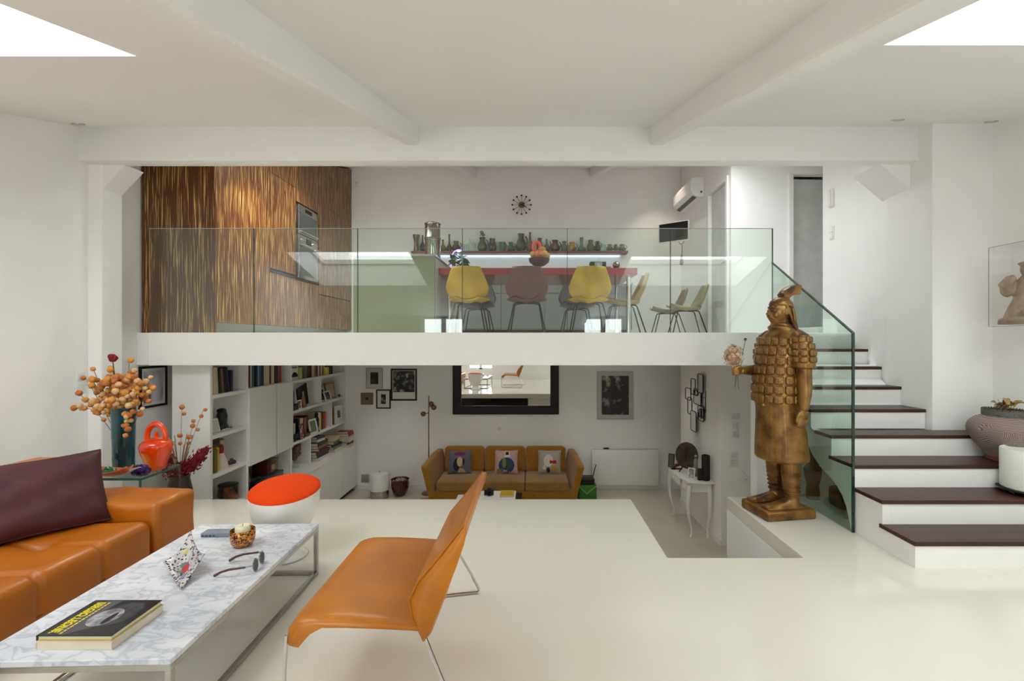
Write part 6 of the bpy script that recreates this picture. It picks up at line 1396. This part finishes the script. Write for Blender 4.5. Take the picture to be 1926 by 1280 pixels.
b = MB(); b.box(-.31, 0, -.45, .26, 0, .012); b.build('shelf_plate', CLEAR, t, smooth=False)
b = MB(); b.box(-.31, -.314, -.45, .26, .012, .63); b.build('front_pane', CLEAR, t, smooth=False)
b = MB(); b.box(-.314, 0, -.45, .26, .624, .63); b.build('top_pane', CLEAR, t, smooth=False)
eg = mat('acrylic_edge', (120, 122, 122), .3)
b = MB(); b.box(-.311, -.3135, -.45, .26, .629, .6315); b.box(-.311, -.3135, .258, .261, 0, .63); b.box(-.311, -.3135, -.45, .26, -.001, .0015); b.build('edge_line', eg, t, smooth=False)
# ================================================================== bronze warrior statue
def patina():
    m = bpy.data.materials.new('bronze_patina'); m.use_nodes = True; nt = m.node_tree; n = nt.nodes; l = nt.links; b = n['Principled BSDF']
    tc = n.new('ShaderNodeTexCoord'); nz = n.new('ShaderNodeTexNoise'); nz.inputs['Scale'].default_value = 7; nz.inputs['Detail'].default_value = 8; l.new(tc.outputs['Object'], nz.inputs[0])
    cr = n.new('ShaderNodeValToRGB'); e = cr.color_ramp.elements
    e[0].position = .32; e[0].color = (*lin((66, 46, 34)), 1); e[1].position = .70; e[1].color = (*lin((178, 140, 62)), 1)
    k = e.new(.48); k.color = (*lin((132, 92, 44)), 1); k = e.new(.6); k.color = (*lin((148, 112, 58)), 1)
    l.new(nz.outputs[0], cr.inputs[0]); l.new(cr.outputs[0], b.inputs['Base Color']); b.inputs['Roughness'].default_value = .30; b.inputs['Metallic'].default_value = .5
    b2 = n.new('ShaderNodeTexNoise'); b2.inputs['Scale'].default_value = 60; bp = n.new('ShaderNodeBump'); bp.inputs['Strength'].default_value = .15; bp.inputs['Distance'].default_value = .005; l.new(tc.outputs['Object'], b2.inputs[0]); l.new(b2.outputs[0], bp.inputs['Height']); l.new(bp.outputs[0], b.inputs['Normal'])
    return m
BRZ = patina()
st_ = thing('warrior_statue', 'life-size bronze warrior statue in plated armour holding dried flowers', 'statue', (2.085, 4.03, 0), 9)
# figure faces -x; its left arm is towards the camera (-y)
b = MB()
def ring(z, cx_, cy_, rx, ry, n=28, p=2.4):
    out = []
    for i in range(n):
        a = 6.283 * i / n; c, s = math.cos(a), math.sin(a)
        out.append(Vector((cx_ + rx * math.copysign(abs(c) ** (2 / p), c), cy_ + ry * math.copysign(abs(s) ** (2 / p), s), z)))
    return out
TOR = [(.88, -.005, .150, .185), (.93, -.012, .163, .195), (1.0, -.018, .17, .20), (1.12, -.014, .165, .198), (1.25, -.004, .156, .2), (1.36, .004, .146, .203), (1.44, .012, .13, .198), (1.50, .018, .105, .165), (1.545, .022, .075, .10), (1.575, .02, .06, .065)]
b.loft([ring(z, c, 0, rx, ry) for z, c, rx, ry in TOR])
b.loft([ring(z, c, 0, rx, ry) for z, c, rx, ry in ((.455, .02, .178, .20), (.47, .02, .19, .212), (.55, .016, .186, .208), (.7, .01, .176, .2), (.85, .0, .164, .19), (.93, -.01, .158, .186))])
b.loft([ring(z, -.0, 0, .164, .19) for z in (.905, .93)])           # belt
for y in (-.095, .095):                                              # legs and shoes
    b.loft([ring(z, c, y, r_, r_ * .95, 18, 2) for z, c, r_ in ((.10, .045, .062), (.16, .045, .056), (.25, .04, .064), (.36, .034, .076), (.48, .03, .082))])
    b.loft([[Vector((x, y + w * math.cos(a), .085 + (h if math.sin(a) > 0 else .0) * math.sin(a))) for a in [6.283 * i / 14 for i in range(14)]] for x, w, h in ((.11, .03, .03), (.09, .05, .07), (.03, .055, .085), (-.05, .058, .06), (-.12, .058, .04), (-.175, .05, .03), (-.195, .03, .02))])
    b.rbox(-.205, .115, y - .062, y + .062, .075, .098, .012, 2)
# head
b.tube([(.022, 0, 1.53), (.012, 0, 1.62)], [.066, .06], 16)
b.ell((.0, 0, 1.70), .088, .076, .108, 22, 16); b.ell((-.015, 0, 1.655), .074, .064, .085, 18, 12)
b.ell((-.045, 0, 1.612), .032, .036, .026, 12, 8)                                       # chin
b.tube([(-.075, 0, 1.715), (-.095, 0, 1.688), (-.108, 0, 1.664)], [.010, .014, .019], 10); b.ell((-.094, -.013, 1.662), .010, .009, .009, 8, 6); b.ell((-.094, .013, 1.662), .010, .009, .009, 8, 6)
for s in (-1, 1):
    b.tube([(-.088, s * .008, 1.722), (-.083, s * .032, 1.730), (-.06, s * .055, 1.722)], [.005, .006, .005], 8)      # brow
    b.ell((-.080, s * .030, 1.700), .012, .017, .008, 10, 8)                                                          # eye
    b.tube([(-.092, s * .002, 1.645), (-.085, s * .025, 1.640), (-.07, s * .038, 1.628)], [.007, .0065, .004], 8)     # moustache
    b.ell((-.058, s * .048, 1.664), .026, .016, .028, 10, 8)                                                          # cheek
    b.ell((.014, s * .078, 1.69), .020, .010, .034, 10, 8)                                                            # ear
b.ell((-.084, 0, 1.631), .010, .024, .006, 10, 6); b.ell((-.081, 0, 1.620), .010, .020, .007, 10, 6)
b.tube([(.015 + .078 * math.cos(a), .10 * math.sin(a), 1.545 - .018 * math.cos(a)) for a in [6.283 * i / 20 for i in range(20)]], .018, 10, closed=True)
b.tube([(.015 + .066 * math.cos(a), .078 * math.sin(a), 1.578 - .014 * math.cos(a)) for a in [6.283 * i / 20 for i in range(20)]], .013, 10, closed=True)
# cap with neck flap and swept crest
b.loft([ring(z, c, 0, rx, ry, 24, 2.1) for z, c, rx, ry in ((1.745, .012, .088, .084), (1.775, .012, .084, .08), (1.80, .016, .066, .064), (1.812, .02, .04, .04))])
b.tube([(-.078, 0, 1.757), (-.05, -.062, 1.757), (.02, -.086, 1.748), (.08, -.06, 1.73), (.098, 0, 1.722), (.08, .06, 1.73), (.02, .086, 1.748), (-.05, .062, 1.757)], .007, 8, closed=True)
for s in (-1, 1): b.tube([(.01, s * .085, 1.74), (.045, s * .083, 1.66), (.07, s * .075, 1.60), (.10, s * .06, 1.555)], [.010, .011, .011, .008], 8)
b.loft([[Vector((x + dx, y, z)) for x, y in ((-.012, -w), (.012, -w), (.02, 0), (.012, w), (-.012, w))] for z, dx, w in ((1.53, .118, .075), (1.60, .10, .072), (1.70, .092, .062), (1.78, .075, .05))])
b.loft([[Vector((cx_ + a * math.cos(t_), y_, cz_ + a * math.sin(t_))) for (a, y_) in ((-.036, -w), (.042, -w), (.05, 0), (.042, w), (-.036, w))] for cx_, cz_, t_, w in ((.028, 1.80, R(118), .045), (.05, 1.832, R(112), .043), (.085, 1.86, R(100), .046), (.125, 1.872, R(88), .056), (.162, 1.872, R(80), .06))])
# left arm hanging
b.tube([(.03, -.17, 1.50), (.03, -.215, 1.47), (.032, -.235, 1.38), (.034, -.243, 1.26)], [.05, .068, .078, .08], 18)
b.tube([(.034, -.243, 1.275), (.034, -.243, 1.235)], [.086, .085], 18)
b.tube([(.034, -.243, 1.25), (.04, -.247, 1.12), (.04, -.25, 1.02), (.034, -.25, .93), (.032, -.25, .90)], [.060, .055, .05, .036, .034], 16)
b.ell((.028, -.25, .865), .042, .026, .05, 14, 10)
for i, (x, ln) in enumerate(((-.006, .055), (.014, .066), (.034, .064), (.052, .052))):
    b.tube([(x, -.25, .835), (x - .003, -.256, .805), (x - .008, -.25, .835 - ln), (x - .014, -.243, .822 - ln)], [.0115, .011, .010, .008], 8)
b.tube([(-.005, -.252, .88), (-.026, -.256, .85), (-.030, -.25, .815), (-.026, -.245, .795)], [.014, .013, .011, .008], 8)
# right arm bent forward with a closed hand
b.tube([(.03, .17, 1.50), (.03, .215, 1.47), (.03, .235, 1.38), (.025, .24, 1.27)], [.05, .068, .078, .074], 18)
b.tube([(.03, .24, 1.30), (.025, .238, 1.22), (-.03, .22, 1.19), (-.15, .16, 1.19), (-.27, .10, 1.195), (-.30, .088, 1.195)], [.06, .056, .05, .046, .034, .032], 14)
HX, HY, HZ = -.335, .07, 1.195
b.ell((HX + .01, HY + .012, HZ), .036, .024, .042, 14, 10)
for i, dz in enumerate((.030, .010, -.010, -.029)):
    r_ = (.0115, .012, .0115, .010)[i]
    b.tube([(HX + .012, HY + .022, HZ + dz), (HX - .026, HY + .022, HZ + dz), (HX - .042, HY + .004, HZ + dz), (HX - .034, HY - .018, HZ + dz), (HX - .012, HY - .022, HZ + dz), (HX + .006, HY - .012, HZ + dz)], r_, 8)
b.tube([(HX + .03, HY - .004, HZ + .018), (HX + .012, HY - .024, HZ + .034), (HX - .012, HY - .030, HZ + .036), (HX - .028, HY - .026, HZ + .026)], [.015, .0135, .012, .009], 8)
link_mesh('figure', remeshed(b, .0055, 3, .5), BRZ, st_)
# plinth the figure stands on
b = MB(); b.rbox(-.235, .205, -.185, .185, 0, .08, .02, 3); b.build('base', BRZ, st_)
# armour plates
pl = MB(); pl.rbox(-.5, .5, -.5, .5, -.5, .5, .3, 3); PLM = pl.mesh('armour_plate', BRZ)
def torso_at(z):
    for (z0, c0, a0, b0), (z1, c1, a1, b1) in zip(TOR, TOR[1:]):
        if z0 <= z <= z1: u = (z - z0) / (z1 - z0); return c0 + (c1 - c0) * u, a0 + (a1 - a0) * u, b0 + (b1 - b0) * u
    return TOR[-1][1:]
def place(p, nx, ny, w, h, tz=0):
    o = bpy.data.objects.new('armour_plate', PLM); C.objects.link(o); o.parent = st_; o.location = p
    o.rotation_euler = (0, tz, math.atan2(ny, nx)); o.scale = (.036, w, h)
NR = 7
for r in range(NR):
    z = .972 + r * .078; c, rx, ry = torso_at(z); N = 16
    poly = ring(z, c, 0, rx, ry, 180); L = [0]
    for i in range(180): L.append(L[-1] + (poly[(i + 1) % 180] - poly[i]).length)
    for k in range(N):
        s = (k + .5) / N * L[-1]; i = max(j for j in range(181) if L[j] <= s) % 180
        p = poly[i]; q_ = poly[(i + 1) % 180]; tx, ty = q_.x - p.x, q_.y - p.y; ln = math.hypot(tx, ty); nx, ny = ty / ln, -tx / ln
        place(Vector((p.x, p.y, z)), nx, ny, L[-1] / N * .93, .072)
for sgn in (-1, 1):
    for r in range(4):
        z = 1.30 + r * .052; cx_, cy_ = .033, sgn * (.241 - .02 * max(0, r - 1) / 2); rad = (.078, .078, .072, .062)[r]
        for k in range(8):
            a = 6.283 * k / 8 + .2; place(Vector((cx_ + rad * math.cos(a), cy_ + rad * math.sin(a), z)), math.cos(a), math.sin(a), .054, .05)
for y in (-.095, .095):
    for j in range(7):
        z = .18 + j * .034; r_ = .060 + .012 * j / 6 + .003; bb = MB(); bb.tube([(.042 - .001 * j + r_ * math.cos(a), y + r_ * .95 * math.sin(a), z + .004 * math.sin(a)) for a in [6.283 * i / 20 for i in range(20)]], .0055, 6, closed=True); bb.build('leg_binding', BRZ, st_)
bb = MB(); bb.ell((-.165, -.03, .918), .012, .014, .014, 10, 8); bb.build('belt_stud', mat('bright_brass', (214, 176, 90), .2, 1), st_)
# ---- dried flowers in its hand
random.seed(33)
hw_ = Matrix.Rotation(R(9), 3, 'Z') @ Vector((HX - .012, HY, 0)); base_ = Vector((2.085, 4.03, 0)) + hw_
t = thing('dried_hydrangea', 'dried beige hydrangea with a single stalk held by the warrior statue', 'dried flowers', (base_.x, base_.y, HZ - .14)); HS = 1.25
b = MB(); b.tube([(-.012, 0, 0), (0, 0, .14), (.0, 0, .24)], .0028, 6); b.tube([(.02, 0, -.02), (.004, 0, .14), (.055, 0, .30), (.075, .0, .40)], .0022, 6); b.build('stems', mat('dark_stem', (70, 54, 44), .8), t)
fl = MB()
for k in range(4):
    a = k * math.pi / 2; fl.add([(0, 0, 0), (.010 * math.cos(a - .5), .010 * math.sin(a - .5), .003), (.015 * math.cos(a), .015 * math.sin(a), .006), (.010 * math.cos(a + .5), .010 * math.sin(a + .5), .003)], [(0, 1, 2, 3)])
FLM = [fl.mesh('floret', mat('floret_beige', (222, 198, 168), .8, var=.15, scale=30), False), fl.mesh('floret', mat('floret_pink', (190, 150, 126), .8, var=.15, scale=30), False)]
for i in range(230):
    a = random.random() * 6.28; e = random.uniform(-.9, 1.5); rr = random.uniform(.8, 1.05)
    p = Vector((.08 * rr * math.cos(a) * math.cos(e) - .025, .07 * rr * math.sin(a) * math.cos(e), .26 + .095 * rr * math.sin(e)))
    o = bpy.data.objects.new('floret', FLM[random.random() < .35]); C.objects.link(o); o.parent = t; o.location = p
    o.rotation_euler = (Vector((math.cos(a) * math.cos(e), math.sin(a) * math.cos(e), math.sin(e)))).to_track_quat('Z', 'Y').to_euler(); s = random.uniform(.8, 1.2); o.scale = (s, s, s)
b = MB(); b.ell((-.025, 0, .26), .062, .054, .076, 12, 8); b.build('heart', mat('floret_pink', (190, 150, 126), .8), t)
b = MB(); b.ell((.075, 0, .405), .012, n=10, m=8); b.build('seed_head', mat('dark_stem', (70, 54, 44), .8), t)
for k in range(9):
    a = 6.283 * k / 9; b = MB(); b.tube([(.075, 0, .405), (.075 + .024 * math.cos(a), .024 * math.sin(a), .398)], [.003, .001], 5); b.build('ray', mat('floret_beige', (222, 198, 168), .8), t)
